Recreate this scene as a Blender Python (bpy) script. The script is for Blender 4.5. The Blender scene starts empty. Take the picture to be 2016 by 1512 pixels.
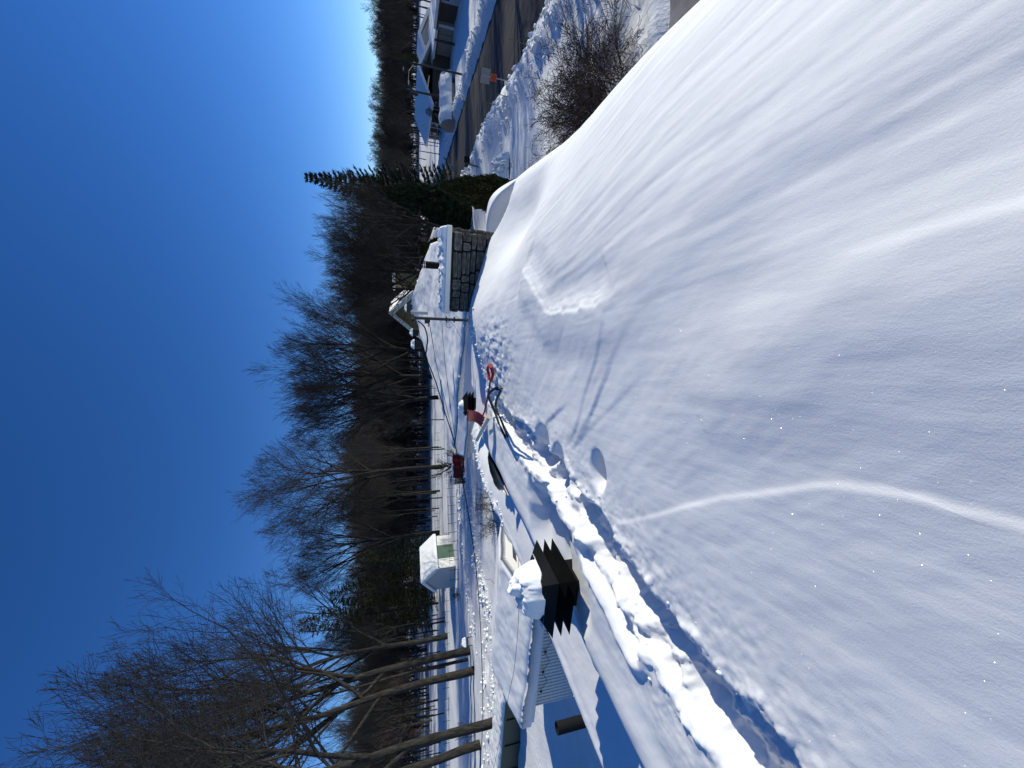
import bpy, bmesh, math, random
import numpy as np
from mathutils import Vector, Matrix

random.seed(7)
RNG = np.random.default_rng(7)
SC = bpy.context.scene
COL = SC.collection
R = math.radians

# ------------------------------------------------------------------ camera
EYE = 6.7                       # eye height above the road, standing on a snowy roof
PITCH = R(15.95)
SP, CP = math.sin(PITCH), math.cos(PITCH)
FPX = 728.0                     # focal length in pixels of the 2016 px side (13 mm lens)
cam = bpy.data.cameras.new('camera')
cam.sensor_fit = 'HORIZONTAL'; cam.sensor_width = 36.0
cam.lens = FPX / 2016 * 36.0
cam.clip_start = 0.05; cam.clip_end = 6000
camo = bpy.data.objects.new('camera', cam); COL.objects.link(camo)
# the photograph was taken with the phone turned on its side: its "up" points to the left
cx, cy, cz = Vector((0, -SP, -CP)), Vector((1, 0, 0)), Vector((0, -CP, SP))
M = Matrix((cx, cy, cz)).transposed().to_4x4(); M.translation = (0, 0, EYE)
camo.matrix_world = M
SC.camera = camo

# ------------------------------------------------------------------ sky and sun
SUN_EL, SUN_AZ = R(23.5), R(83.0)       # azimuth from the view axis (+Y) towards the right (+X)
W = bpy.data.worlds.new('World'); SC.world = W; W.use_nodes = True
nt = W.node_tree; nt.nodes.clear()
sky = nt.nodes.new('ShaderNodeTexSky'); sky.sky_type = 'NISHITA'; sky.sun_disc = False
sky.sun_elevation = SUN_EL; sky.sun_rotation = SUN_AZ
sky.altitude = 2500; sky.air_density = 1.0; sky.dust_density = 0.05; sky.ozone_density = 4.0
bg = nt.nodes.new('ShaderNodeBackground'); bg.inputs['Strength'].default_value = 0.122
wo = nt.nodes.new('ShaderNodeOutputWorld')
hs0 = nt.nodes.new('ShaderNodeHueSaturation'); hs0.inputs['Hue'].default_value = 0.511; hs0.inputs['Saturation'].default_value = 1.22; hs0.inputs['Value'].default_value = 1.05
nt.links.new(sky.outputs[0], hs0.inputs['Color']); nt.links.new(hs0.outputs[0], bg.inputs[0]); nt.links.new(bg.outputs[0], wo.inputs[0])
sl = bpy.data.lights.new('sun', 'SUN'); sl.energy = 3.9; sl.angle = R(0.5); sl.color = (1.0, 0.965, 0.84)
so = bpy.data.objects.new('sun', sl); COL.objects.link(so)
sdir = Vector((math.cos(SUN_EL) * math.sin(SUN_AZ), math.cos(SUN_EL) * math.cos(SUN_AZ), math.sin(SUN_EL)))
so.rotation_euler = sdir.to_track_quat('Z', 'Y').to_euler()
so.location = sdir * 300
vs = SC.view_settings
vs.view_transform = 'Standard'; vs.look = 'None'; vs.gamma = 1.0; vs.use_curve_mapping = False
vs.exposure = 0.08
SC.cycles.max_bounces = 6
SC.cycles.diffuse_bounces = 3

# ------------------------------------------------------------------ where things stand
def ray(u, v):
    """direction of the point u right, v down (2016 px tall frame) seen from the eye"""
    x = (u - 756) / FPX; d = (v - 1008) / FPX
    return np.array([x, CP - d * SP, -SP - d * CP])
def on_level(u, v, z=0.4):
    r = ray(u, v); return np.array([0, 0, EYE]) + r * ((z - EYE) / r[2])
def at_depth(u, v, t):
    return np.array([0, 0, EYE]) + ray(u, v) * t
def stand(u, t, z=0.35):
    """point on the ground straight below pixel column u at depth t"""
    # ray scaled by t must reach z
    d = -((z - EYE) / t + SP) / CP
    r = np.array([(u - 756) / FPX, CP - d * SP, -SP - d * CP])
    return np.array([0, 0, EYE]) + r * t
def top_height(Y, v):
    r = ray(756, v); return EYE + r[2] / r[1] * Y
AX = R(14.5); SA, CA = math.sin(AX), math.cos(AX)      # the street and both houses run 14.5 deg to the right
def sw(s, w, z=None):
    p = np.array([SA * s + CA * w, CA * s - SA * w, 0 if z is None else z]); return p
def to_sw(x, y): return SA * x + CA * y, CA * x - SA * y

# ------------------------------------------------------------------ noise
def _h(ix, iy, seed):
    n = (ix.astype(np.int64) * 374761393 + iy.astype(np.int64) * 668265263 + seed * 1442695041) & 0xffffffff
    n = ((n ^ (n >> 13)) * 1274126177) & 0xffffffff
    n = (n ^ (n >> 16)) & 0xffffff
    return n / float(0xffffff)
def vnoise(x, y, seed=0):
    x = np.asarray(x, float); y = np.asarray(y, float)
    ix, iy = np.floor(x), np.floor(y); fx, fy = x - ix, y - iy
    fx = fx * fx * fx * (fx * (fx * 6 - 15) + 10); fy = fy * fy * fy * (fy * (fy * 6 - 15) + 10)
    a, b = _h(ix, iy, seed), _h(ix + 1, iy, seed); c, d = _h(ix, iy + 1, seed), _h(ix + 1, iy + 1, seed)
    return (a + (b - a) * fx) * (1 - fy) + (c + (d - c) * fx) * fy - 0.5
def fbm(x, y, oct=4, seed=0, gain=0.5):
    s, a = 0, 1.0
    for i in range(oct):
        s = s + a * vnoise(x * 2 ** i + 17.3 * i, y * 2 ** i - 9.1 * i, seed + i); a *= gain
    return s
def sstep(a, b, x):
    t = np.clip((x - a) / (b - a), 0, 1); return t * t * (3 - 2 * t)
def polydist(px, py, pts):
    """unsigned distance, signed side (+ = right of travel), fraction along a polyline"""
    best = np.full(px.shape, 1e9); side = np.zeros(px.shape); frac = np.zeros(px.shape)
    n = len(pts) - 1
    for i in range(n):
        ax, ay = pts[i][:2]; bx, by = pts[i + 1][:2]
        dx, dy = bx - ax, by - ay; L2 = dx * dx + dy * dy + 1e-12
        t = np.clip(((px - ax) * dx + (py - ay) * dy) / L2, 0, 1)
        qx, qy = px - (ax + t * dx), py - (ay + t * dy)
        d = np.hypot(qx, qy); m = d < best
        best[m] = d[m]; side[m] = np.sign(qx * dy - qy * dx)[m]; frac[m] = ((i + t) / n)[m]
    return best, side, frac

# ------------------------------------------------------------------ object helpers
def tag(o, label=None, cat=None, group=None, kind=None):
    if label: o['label'] = label
    if cat: o['category'] = cat
    if group: o['group'] = group
    if kind: o['kind'] = kind
    return o
def thing(name, loc, label, cat, rz=0.0, group=None):
    o = bpy.data.objects.new(name, None); COL.objects.link(o); o.location = Vector(loc); o.rotation_euler = (0, 0, rz)
    o.empty_display_size = 0.2
    return tag(o, label, cat, group)
def link(name, me, mat=None, parent=None):
    if mat is not None and not me.materials: me.materials.append(mat)
    o = bpy.data.objects.new(name, me); COL.objects.link(o)
    if parent is not None: o.parent = parent
    return o
def mesh_arr(name, V, F, mat=None, parent=None, smooth=True):
    """V (n,3), F (m,k) arrays, fast"""
    me = bpy.data.meshes.new(name); V = np.asarray(V, np.float32); F = np.asarray(F, np.int32)
    k = F.shape[1]
    me.vertices.add(len(V)); me.vertices.foreach_set('co', V.ravel())
    me.loops.add(F.size); me.loops.foreach_set('vertex_index', F.ravel())
    me.polygons.add(len(F)); me.polygons.foreach_set('loop_start', np.arange(0, F.size, k, dtype=np.int32))
    me.polygons.foreach_set('loop_total', np.full(len(F), k, np.int32))
    if smooth: me.polygons.foreach_set('use_smooth', np.ones(len(F), bool))
    me.update(calc_edges=True)
    return link(name, me, mat, parent)
class MB:
    def __init__(s): s.bm = bmesh.new()
    def box(s, c, size, rot=None, bevel=0.0, taper=1.0):
        m = Matrix.Translation(Vector(c))
        if rot is not None: m = m @ rot.to_4x4()
        r = bmesh.ops.create_cube(s.bm, size=1.0)
        for v in r['verts']:
            k = taper if v.co.z > 0 else 1.0
            v.co = m @ Vector((v.co.x * size[0] * k, v.co.y * size[1] * k, v.co.z * size[2]))
        if bevel:
            es = list({e for v in r['verts'] for e in v.link_edges})
            bmesh.ops.bevel(s.bm, geom=es, offset=bevel, segments=1, affect='EDGES')
        return s
    def tube(s, pts, rad, k=8, cap=True):
        pts = [Vector(p) for p in pts]
        if not hasattr(rad, '__len__'): rad = [rad] * len(pts)
        rings = []; up = None
        for i, p in enumerate(pts):
            d = (pts[min(i + 1, len(pts) - 1)] - pts[max(i - 1, 0)]).normalized()
            if up is None: up = d.orthogonal().normalized()
            else: up = (up - d * up.dot(d)).normalized()
            b = d.cross(up)
            rings.append([s.bm.verts.new(p + (up * math.cos(a) + b * math.sin(a)) * rad[i]) for a in [2 * math.pi * j / k for j in range(k)]])
        for a, b in zip(rings, rings[1:]):
            for j in range(k): s.bm.faces.new((a[j], a[(j + 1) % k], b[(j + 1) % k], b[j]))
        if cap:
            s.bm.faces.new(rings[0][::-1]); s.bm.faces.new(rings[-1])
        return s
    def lathe(s, prof, k=12, m=None):
        """prof: (r, z) list"""
        rings = []
        for r, z in prof:
            vs_ = [Vector((r * math.cos(2 * math.pi * j / k), r * math.sin(2 * math.pi * j / k), z)) for j in range(k)]
            if m: vs_ = [m @ v for v in vs_]
            rings.append([s.bm.verts.new(v) for v in vs_])
        for a, b in zip(rings, rings[1:]):
            for j in range(k): s.bm.faces.new((a[j], a[(j + 1) % k], b[(j + 1) % k], b[j]))
        s.bm.faces.new(rings[0][::-1]); s.bm.faces.new(rings[-1]); return s
    def prism(s, poly, axis, m=None):
        """polygon (list of 3d points) extruded along the vector axis"""
        a = [Vector(p) for p in poly]; ax = Vector(axis); b = [p + ax for p in a]
        if m: a = [m @ p for p in a]; b = [m @ p for p in b]
        va = [s.bm.verts.new(p) for p in a]; vb = [s.bm.verts.new(p) for p in b]
        n = len(a)
        s.bm.faces.new(va[::-1]); s.bm.faces.new(vb)
        for i in range(n): s.bm.faces.new((va[i], va[(i + 1) % n], vb[(i + 1) % n], vb[i]))
        return s
    def done(s, name, mat=None, parent=None, smooth=False):
        bmesh.ops.recalc_face_normals(s.bm, faces=s.bm.faces[:])
        me = bpy.data.meshes.new(name); s.bm.to_mesh(me); s.bm.free()
        if smooth:
            me.polygons.foreach_set('use_smooth', np.ones(len(me.polygons), bool))
        return link(name, me, mat, parent)

# ------------------------------------------------------------------ materials
def mat(name, col, rough=0.7, spec=0.3, noise=None, bump=None, metal=0.0, obj_var=0.0, coords='Object'):
    """noise=(scale, second colour, contrast lo, hi, stretch) ; bump=(scale, strength, distance)"""
    m = bpy.data.materials.new(name); m.use_nodes = True; n = m.node_tree; b = n.nodes['Principled BSDF']
    b.inputs['Base Color'].default_value = (*col, 1); b.inputs['Roughness'].default_value = rough
    b.inputs['Specular IOR Level'].default_value = spec; b.inputs['Metallic'].default_value = metal
    tc = n.nodes.new('ShaderNodeTexCoord'); out = None
    if noise:
        sc_, c2, lo, hi = noise[:4]
        mp = n.nodes.new('ShaderNodeMapping'); n.links.new(tc.outputs[coords], mp.inputs[0])
        mp.inputs['Scale'].default_value = noise[4] if len(noise) > 4 else (1, 1, 1)
        t = n.nodes.new('ShaderNodeTexNoise'); t.inputs['Scale'].default_value = sc_; t.inputs['Detail'].default_value = 6
        n.links.new(mp.outputs[0], t.inputs['Vector'])
        r = n.nodes.new('ShaderNodeValToRGB'); r.color_ramp.elements[0].position = lo; r.color_ramp.elements[1].position = hi
        r.color_ramp.elements[0].color = (*col, 1); r.color_ramp.elements[1].color = (*c2, 1)
        n.links.new(t.outputs['Fac'], r.inputs['Fac']); out = r.outputs['Color']
    if obj_var:
        oi = n.nodes.new('ShaderNodeObjectInfo'); hs = n.nodes.new('ShaderNodeHueSaturation')
        mr = n.nodes.new('ShaderNodeMapRange'); mr.inputs['To Min'].default_value = 1 - obj_var; mr.inputs['To Max'].default_value = 1 + obj_var
        n.links.new(oi.outputs['Random'], mr.inputs['Value']); n.links.new(mr.outputs[0], hs.inputs['Value'])
        if out: n.links.new(out, hs.inputs['Color'])
        else: hs.inputs['Color'].default_value = (*col, 1)
        out = hs.outputs['Color']
    if out: n.links.new(out, b.inputs['Base Color'])
    if bump:
        t = n.nodes.new('ShaderNodeTexNoise'); t.inputs['Scale'].default_value = bump[0]; t.inputs['Detail'].default_value = 5
        mp2 = n.nodes.new('ShaderNodeMapping'); n.links.new(tc.outputs[coords], mp2.inputs[0])
        mp2.inputs['Scale'].default_value = bump[3] if len(bump) > 3 else (1, 1, 1)
        n.links.new(mp2.outputs[0], t.inputs['Vector'])
        bp = n.nodes.new('ShaderNodeBump'); bp.inputs['Strength'].default_value = bump[1]; bp.inputs['Distance'].default_value = bump[2]
        n.links.new(t.outputs['Fac'], bp.inputs['Height']); n.links.new(bp.outputs[0], b.inputs['Normal'])
    return m

def snow_material(name, fine=True):
    m = bpy.data.materials.new(name); m.use_nodes = True; n = m.node_tree; L = n.links; b = n.nodes['Principled BSDF']
    outn = n.nodes['Material Output']
    tc = n.nodes.new('ShaderNodeTexCoord')
    t = n.nodes.new('ShaderNodeTexNoise'); t.inputs['Scale'].default_value = 1.3; t.inputs['Detail'].default_value = 5
    L.new(tc.outputs['Object'], t.inputs['Vector'])
    r = n.nodes.new('ShaderNodeValToRGB'); r.color_ramp.elements[0].position = 0.35; r.color_ramp.elements[1].position = 0.7
    r.color_ramp.elements[0].color = (0.83, 0.83, 0.81, 1); r.color_ramp.elements[1].color = (0.895, 0.895, 0.87, 1)
    L.new(t.outputs['Fac'], r.inputs['Fac']); L.new(r.outputs[0], b.inputs['Base Color'])
    b.inputs['Roughness'].default_value = 0.72; b.inputs['Specular IOR Level'].default_value = 0.25
    mp = n.nodes.new('ShaderNodeMapping'); mp.inputs['Scale'].default_value = (3.2, 1.0, 2.0)
    L.new(tc.outputs['Object'], mp.inputs[0])
    g1 = n.nodes.new('ShaderNodeTexNoise'); g1.inputs['Scale'].default_value = 9 if fine else 2.5; g1.inputs['Detail'].default_value = 5
    L.new(mp.outputs[0], g1.inputs['Vector'])
    g2 = n.nodes.new('ShaderNodeTexNoise'); g2.inputs['Scale'].default_value = 130 if fine else 14; g2.inputs['Detail'].default_value = 4
    g2.inputs['Roughness'].default_value = 0.7
    L.new(tc.outputs['Object'], g2.inputs['Vector'])
    b1 = n.nodes.new('ShaderNodeBump'); b1.inputs['Strength'].default_value = 0.06 if fine else 0.3; b1.inputs['Distance'].default_value = 0.03 if fine else 0.12
    b2 = n.nodes.new('ShaderNodeBump'); b2.inputs['Strength'].default_value = 0.30; b2.inputs['Distance'].default_value = 0.005 if fine else 0.04
    L.new(g1.outputs['Fac'], b1.inputs['Height']); L.new(g2.outputs['Fac'], b2.inputs['Height'])
    L.new(b1.outputs[0], b2.inputs['Normal']); L.new(b2.outputs[0], b.inputs['Normal'])
    if fine:
        # ice facets: a few tilted mirror-like grains that glint when they catch the sun
        vo = n.nodes.new('ShaderNodeTexVoronoi'); vo.inputs['Scale'].default_value = 300
        L.new(tc.outputs['Object'], vo.inputs['Vector'])
        sx = n.nodes.new('ShaderNodeSeparateColor'); L.new(vo.outputs['Color'], sx.inputs[0])
        lt = n.nodes.new('ShaderNodeMath'); lt.operation = 'GREATER_THAN'; lt.inputs[1].default_value = 0.93
        L.new(sx.outputs[0], lt.inputs[0])
        near = n.nodes.new('ShaderNodeMath'); near.operation = 'LESS_THAN'; near.inputs[1].default_value = 0.3
        L.new(vo.outputs['Distance'], near.inputs[0])
        mu = n.nodes.new('ShaderNodeMath'); mu.operation = 'MULTIPLY'; L.new(lt.outputs[0], mu.inputs[0]); L.new(near.outputs[0], mu.inputs[1])
        mu2 = n.nodes.new('ShaderNodeMath'); mu2.operation = 'MULTIPLY'; mu2.inputs[1].default_value = 0.09; L.new(mu.outputs[0], mu2.inputs[0])
        vsub = n.nodes.new('ShaderNodeVectorMath'); vsub.operation = 'MULTIPLY_ADD'
        vsub.inputs[1].default_value = (2, 2, 1.2); vsub.inputs[2].default_value = (-1, -1, 0.0)
        L.new(vo.outputs['Color'], vsub.inputs[0])
        nn = n.nodes.new('ShaderNodeVectorMath'); nn.operation = 'NORMALIZE'; L.new(vsub.outputs[0], nn.inputs[0])
        gl = n.nodes.new('ShaderNodeBsdfGlossy'); gl.inputs['Roughness'].default_value = 0.18; gl.inputs['Color'].default_value = (0.9, 0.92, 0.95, 1)
        L.new(nn.outputs[0], gl.inputs['Normal'])
        mx = n.nodes.new('ShaderNodeMixShader'); L.new(mu2.outputs[0], mx.inputs[0]); L.new(b.outputs[0], mx.inputs[1]); L.new(gl.outputs[0], mx.inputs[2])
        L.new(mx.outputs[0], outn.inputs['Surface'])
    return m

SNOW = snow_material('snow_fine', True)
SNOWG = snow_material('snow_ground', False)
BARK = mat('bark', (0.026, 0.024, 0.020), 0.9, 0.1, noise=(2.2, (0.075, 0.070, 0.060), 0.4, 0.75, (6, 6, 1)), bump=(5, 1.0, 0.08, (8, 8, 1.2)))
BARKD = mat('bark_dark', (0.024, 0.021, 0.018), 0.9, 0.1, noise=(3, (0.060, 0.054, 0.046), 0.4, 0.75, (6, 6, 1)), bump=(6, 0.5, 0.04, (8, 8, 1.2)))
TWIG = mat('twigs', (0.040, 0.037, 0.034), 0.9, 0.1)
TWIGD = mat('twigs_dark', (0.034, 0.030, 0.027), 0.9, 0.1)
WOODT = mat('far_twigs', (0.085, 0.072, 0.062), 0.95, 0.05, obj_var=0.5)
CANE = mat('shrub_canes', (0.055, 0.035, 0.028), 0.8, 0.2)
NEEDLE = mat('needles', (0.020, 0.034, 0.016), 0.7, 0.2, noise=(1.5, (0.036, 0.052, 0.02), 0.4, 0.7))
CEDAR = mat('cedar_foliage', (0.030, 0.038, 0.011), 0.75, 0.2, noise=(2.5, (0.055, 0.058, 0.018), 0.4, 0.7))
STONE = mat('stone', (0.070, 0.066, 0.056), 0.9, 0.15, noise=(3.2, (0.18, 0.172, 0.15), 0.40, 0.70), bump=(14, 0.7, 0.03), obj_var=0.28)
MORTAR = mat('mortar', (0.055, 0.052, 0.046), 0.95, 0.1)
WHITE = mat('white_paint', (0.78, 0.76, 0.70), 0.5, 0.3)
CREAM = mat('cream_paint', (0.62, 0.58, 0.47), 0.5, 0.3)
BLACK = mat('black_metal', (0.004, 0.004, 0.004), 0.6, 0.15, noise=(4, (0.008, 0.008, 0.0075), 0.4, 0.7))
DARKM = mat('dark_iron', (0.02, 0.02, 0.022), 0.5, 0.5)
GALV = mat('galvanised', (0.36, 0.36, 0.36), 0.4, 0.5, metal=0.6)
CABLE = mat('cable', (0.012, 0.012, 0.013), 0.8, 0.12)
RED = mat('red_plastic', (0.42, 0.028, 0.016), 0.35, 0.5)
ORANGE = mat('orange_plate', (0.75, 0.10, 0.03), 0.5, 0.3)
DKRED = mat('dark_red_paint', (0.28, 0.02, 0.02), 0.6, 0.3)
SIGNB = mat('sign_back', (0.30, 0.28, 0.25), 0.55, 0.4, metal=0.2)
YELLOW = mat('yellow_siding', (0.22, 0.175, 0.085), 0.7, 0.2)
TAN = mat('tan_siding', (0.33, 0.27, 0.20), 0.7, 0.2)
GREY = mat('grey_siding_and_shade', (0.45, 0.45, 0.44), 0.7, 0.2)  # real grey siding, but on the shed gable it stands in for shade
BROWN = mat('brown_siding', (0.10, 0.07, 0.05), 0.8, 0.2)
GREEN = mat('green_door', (0.065, 0.125, 0.08), 0.6, 0.3)
DKGREEN = mat('dark_green_steel', (0.006, 0.028, 0.018), 0.45, 0.4)
SHINGLE = mat('shingles', (0.03, 0.03, 0.034), 0.9, 0.2, noise=(12, (0.06, 0.06, 0.065), 0.4, 0.7))
GLASS = mat('window_glass', (0.02, 0.025, 0.03), 0.08, 0.6)
WOOD = mat('wood', (0.22, 0.15, 0.09), 0.8, 0.2, noise=(4, (0.12, 0.08, 0.05), 0.4, 0.7, (1, 1, 6)))
TARP = mat('grey_tarp', (0.28, 0.28, 0.27), 0.6, 0.3)
REDTARP = mat('red_tarp', (0.16, 0.012, 0.012), 0.7, 0.2)
ROADM = mat('asphalt', (0.020, 0.020, 0.021), 0.8, 0.2, noise=(0.8, (0.058, 0.057, 0.056), 0.42, 0.72, (3, 0.25, 1)), bump=(40, 0.3, 0.01))
PAVE = mat('swept_path', (0.16, 0.155, 0.155), 0.8, 0.2, noise=(1.2, (0.30, 0.30, 0.31), 0.4, 0.7))

# ------------------------------------------------------------------ own roof: the snow we stand on
PW = np.array([-6.05, -5.9, -5.6, -5.25, -4.9, -4.5, -4.15, -3.85, -3.3, -2.5, -1.5, -0.7, 0.0, 0.4, 1.0, 1.6, 2.1, 2.4, 2.6, 2.9])
PZ = np.array([-2.60, -2.46, -2.43, -2.44, -2.46, -2.45, -2.27, -1.97, -1.88, -1.83, -1.78, -1.74, -1.70, -1.705, -1.77, -1.92, -2.11, -2.29, -2.50, -2.95])
def smooth_profile(w):
    # cubic (Catmull-Rom like) interpolation through the profile
    t = np.clip(w, PW[0], PW[-1]); i = np.clip(np.searchsorted(PW, t) - 1, 0, len(PW) - 2)
    m = np.gradient(PZ, PW); h = PW[i + 1] - PW[i]; a = (t - PW[i]) / h
    return (2*a**3 - 3*a**2 + 1) * PZ[i] + (a**3 - 2*a**2 + a) * h * m[i] + (-2*a**3 + 3*a**2) * PZ[i+1] + (a**3 - a**2) * h * m[i+1]
def base_roof(s, w):
    z = smooth_profile(w)
    g = lambda s0, w0, a, b: np.exp(-((s - s0) / a) ** 2 - ((w - w0) / b) ** 2)
    z = z + 0.31 * g(8.6, -0.75, 2.3, 0.95)                  # drift piled up before the chimney
    z = z - 0.60 * sstep(8.5, 14.2, s) * (w > -9)           # the snow thins towards the far gable
    z = z + 0.42 * sstep(7.0, 13, s) * sstep(-4.3, -5.6, w)
    z = z - 0.10 * g(6.6, 2.4, 1.5, 1.2) - 0.40 * g(7.4, 1.35, 1.2, 0.8) + 0.34 * g(10.6, 2.6, 0.9, 0.7) - 0.07 * g(5.6, 2.4, 1.5, 0.9)
    return z
def roof_hit(u, v):
    """world point where a sight line meets the undisturbed roof snow"""
    r = ray(u, v); t = np.arange(0.4, 24, 0.01)
    X, Y, Z = r[0] * t, r[1] * t, r[2] * t
    s, w = to_sw(X, Y); k = np.where(Z < base_roof(s, w))[0]
    k = k[0] if len(k) else len(t) - 1
    return np.array([X[k], Y[k]])
def plan(pts): return [roof_hit(u, v) for u, v in pts]

L_crease = plan([(478, 1205), (497, 1290), (515, 1350), (532, 1420), (541, 1500), (556, 1600), (560, 1650), (546, 1740), (531, 1820), (505, 1900), (495, 1960), (478, 2016), (440, 2200), (380, 2500)])
L_soft = plan([(650, 1222), (720, 1265), (800, 1330), (850, 1400), (905, 1480), (985, 1600), (1040, 1760), (1085, 1900), (1112, 2010), (1180, 2250), (1260, 2600)])
L_crust = plan([(985, 1030), (977, 1034), (944, 1055), (915, 1070), (894, 1082), (901, 1123), (911, 1177), (930, 1205), (985, 1235)])
L_dark1 = plan([(905, 1190), (879, 1193), (840, 1186), (793, 1174), (737, 1154), (693, 1144), (666, 1136), (634, 1116)])
L_dark2 = plan([(880, 1240), (806, 1203), (745, 1182), (674, 1158), (616, 1120)])
L_dark3 = plan([(806, 1300), (745, 1237), (703, 1197), (664, 1158), (618, 1122)])
L_dark4 = plan([(720, 1122), (701, 1098), (681, 1078), (644, 1054)])
L_dark5 = plan([(840, 1216), (770, 1196), (700, 1166), (640, 1132)])
L_path = plan([(735, 962), (700, 985), (660, 1012), (620, 1052), (580, 1088), (530, 1122), (480, 1160), (428, 1192), (365, 1234), (300, 1265), (225, 1318), (150, 1378), (70, 1445), (0, 1500)])
L_furrow = plan([(425, 1148), (395, 1170), (350, 1195), (300, 1218), (245, 1245)])
VENT1 = at_depth(348, 1101, 4.34); VENT1[2] = 0
VENT1 = at_depth(363, 1101, 4.05)[:2] + 0.375 * np.array([SA, CA]) + 0.375 * np.array([-CA, SA])
VENT2 = sw(12.3, -3.9)[:2]

def roof_z(X, Y):
    s, w = to_sw(X, Y); z = base_roof(s, w)
    wl = sstep(2.9, 2.2, np.abs(w - 0)) * 0 + 1.0
    # wind flutes that run along the slope
    warp = 0.25 * vnoise(X * 0.5, Y * 0.5, 31)
    fl = fbm((X + warp) * 8.0, Y * 0.7, 4, 3, 0.68)
    z = z + fl * (0.002 + 0.0045 * sstep(0.0, 1.6, X) * sstep(9, 4, s)) * wl
    z = z + fbm(X * 0.9, Y * 0.9, 3, 11) * 0.024 * sstep(0.3, 3.5, np.hypot(X, Y)) + fbm(X * 3.1 + Y, Y * 2.2 - X * .8, 3, 15) * 0.006
    # ripples (sastrugi) left of the ridge, near the feet
    rp = fbm((X * 0.8 + Y * 0.6) * 7 + 2 * warp, (Y * 0.8 - X * 0.6) * 2.4, 3, 23)
    z = z + rp * 0.0045 * sstep(0.6, -0.8, w)
    rz = np.exp(-((s - 6.9) / 0.9) ** 2 - ((w + 1.2) / 0.7) ** 2)
    z = z + rz * fbm(X * 9, Y * 9, 3, 51) * 0.045           # rippled crust patch on the drift
    # creases: a small step, high side on the right (+) or left (-), fading out sideways
    def step(pts, amp, width, L, fade=(0.02, 0.06, 0.9, 1.0), cut=9.0):
        d, sd, f = polydist(X, Y, pts); q = d * sd
        k = sstep(fade[0], fade[1], f) * sstep(fade[3], fade[2], f)
        wob = 1 + 0.5 * vnoise(X * 4, Y * 4, 77)
        return amp * k * wob * np.tanh(q / width) * np.exp(-d / L) * sstep(min(2.4 * L, cut), min(1.2 * L, cut * 0.45), d)
    z = z + step(L_crease, 0.0048, 0.010, 0.22, (0, 0.03, 0.98, 1.0))
    z = z + step(L_soft, 0.036, 0.24, 1.3, (0.0, 0.35, 0.98, 1.0), 0.8) + step(L_soft, 0.010, 0.03, 0.3, (0.45, 0.75, 0.98, 1.0))
    d, sd, f = polydist(X, Y, L_crust); k = sstep(0.0, 0.12, f) * sstep(1.0, 0.72, f)
    q = d * sd + 0.035 * vnoise(X * 9, Y * 9, 41) + 0.018 * vnoise(X * 24, Y * 24, 42); e = np.exp(-d / 0.6) * sstep(0.6, 0.25, d)
    z = z + k * e * (0.0085 * np.tanh(q / 0.016) + 0.005 * np.tanh((q + 0.07) / 0.014) + 0.004 * np.tanh((q + 0.12) / 0.012) + 0.036 * np.tanh((q + 0.12) / 0.2))
    z = z + step(L_dark1, 0.0055, 0.014, 0.45, (0.0, 0.08, 0.85, 1.0))
    z = z + step(L_dark2, 0.0042, 0.014, 0.40, (0.0, 0.4, 0.9, 1.0))
    z = z + step(L_dark3, 0.0036, 0.018, 0.45, (0.0, 0.4, 0.9, 1.0))
    z = z + step(L_dark4, 0.009, 0.02, 0.35, (0.0, 0.3, 0.95, 1.0))
    z = z + step(L_dark5, 0.004, 0.012, 0.3, (0.0, 0.3, 0.85, 1.0))
    # the trodden path
    d, sd, f = polydist(X, Y, L_path); q = d * sd
    edge = 0.06 * vnoise(X * 4, Y * 4, 5) + 0.035 * vnoise(X * 14, Y * 14, 6)
    wid = 0.25 + 0.04 * np.sin(f * 40)
    inside = sstep(wid + edge + 0.05, wid + edge - 0.06, d)
    fade = sstep(0.0, 0.06, f)
    lump = fbm(X * 6, Y * 6, 4, 8, 0.6)
    z = z - inside * fade * (0.11 + 0.09 * vnoise(X * 2.2, Y * 2.2, 9)) + inside * lump * 0.075
    foot = np.zeros_like(X)
    for i in range(34):
        a = (i + 0.5) / 34; k = a * (len(L_path) - 1); j = min(int(k), len(L_path) - 2); p = L_path[j] * (1 - k + j) + L_path[j + 1] * (k - j)
        dx, dy = X - p[0] - 0.14 * math.sin(i * 2.7 + i % 2 * 3), Y - p[1] - 0.12 * math.cos(i * 4.1)
        foot = np.maximum(foot, np.exp(-((dx / 0.14) ** 2 + (dy / 0.19) ** 2) ** 2))
    z = z - foot * 0.15 * (1 + 0.6 * vnoise(X * 9, Y * 9, 63))
    rim = np.exp(-((d - wid - 0.07) / 0.06) ** 2) * fade
    z = z + rim * (0.012 + 0.035 * np.clip(fbm(X * 11, Y * 11, 4, 61, 0.65), -0.2, 1)) + 0.02 * np.exp(-(d / 0.6) ** 2) * fbm(X * 9, Y * 9, 4, 62, 0.65)
    d2, sd2, f2 = polydist(X, Y, L_furrow)
    z = z - 0.09 * sstep(0.12, 0.03, d2 + 0.03 * vnoise(X * 8, Y * 8, 4)) + 0.04 * np.exp(-((d2 - 0.17) / 0.06) ** 2)
    # isolated boot holes right of the path
    for (u, v, rx, ry, dep) in [(584, 1176, .16, .12, .20), (604, 1100, .17, .15, .26), (640, 1066, .20, .22, .30), (610, 1062, .13, .16, .2), (575, 1088, .15, .14, .2), (530, 1075, .22, .10, .16), (545, 1045, .2, .12, .14)]:
        p = HOLE[(u, v)]; dx, dy = X - p[0], Y - p[1]
        z = z - dep * np.exp(-((dx / rx) ** 2 + (dy / ry) ** 2) ** 2)
    # trampled patch by the shovels on the drift
    p = PATCH; m = np.exp(-(((X - p[0]) / 0.75) ** 2 + ((Y - p[1]) / 0.5) ** 2) ** 2)
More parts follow.
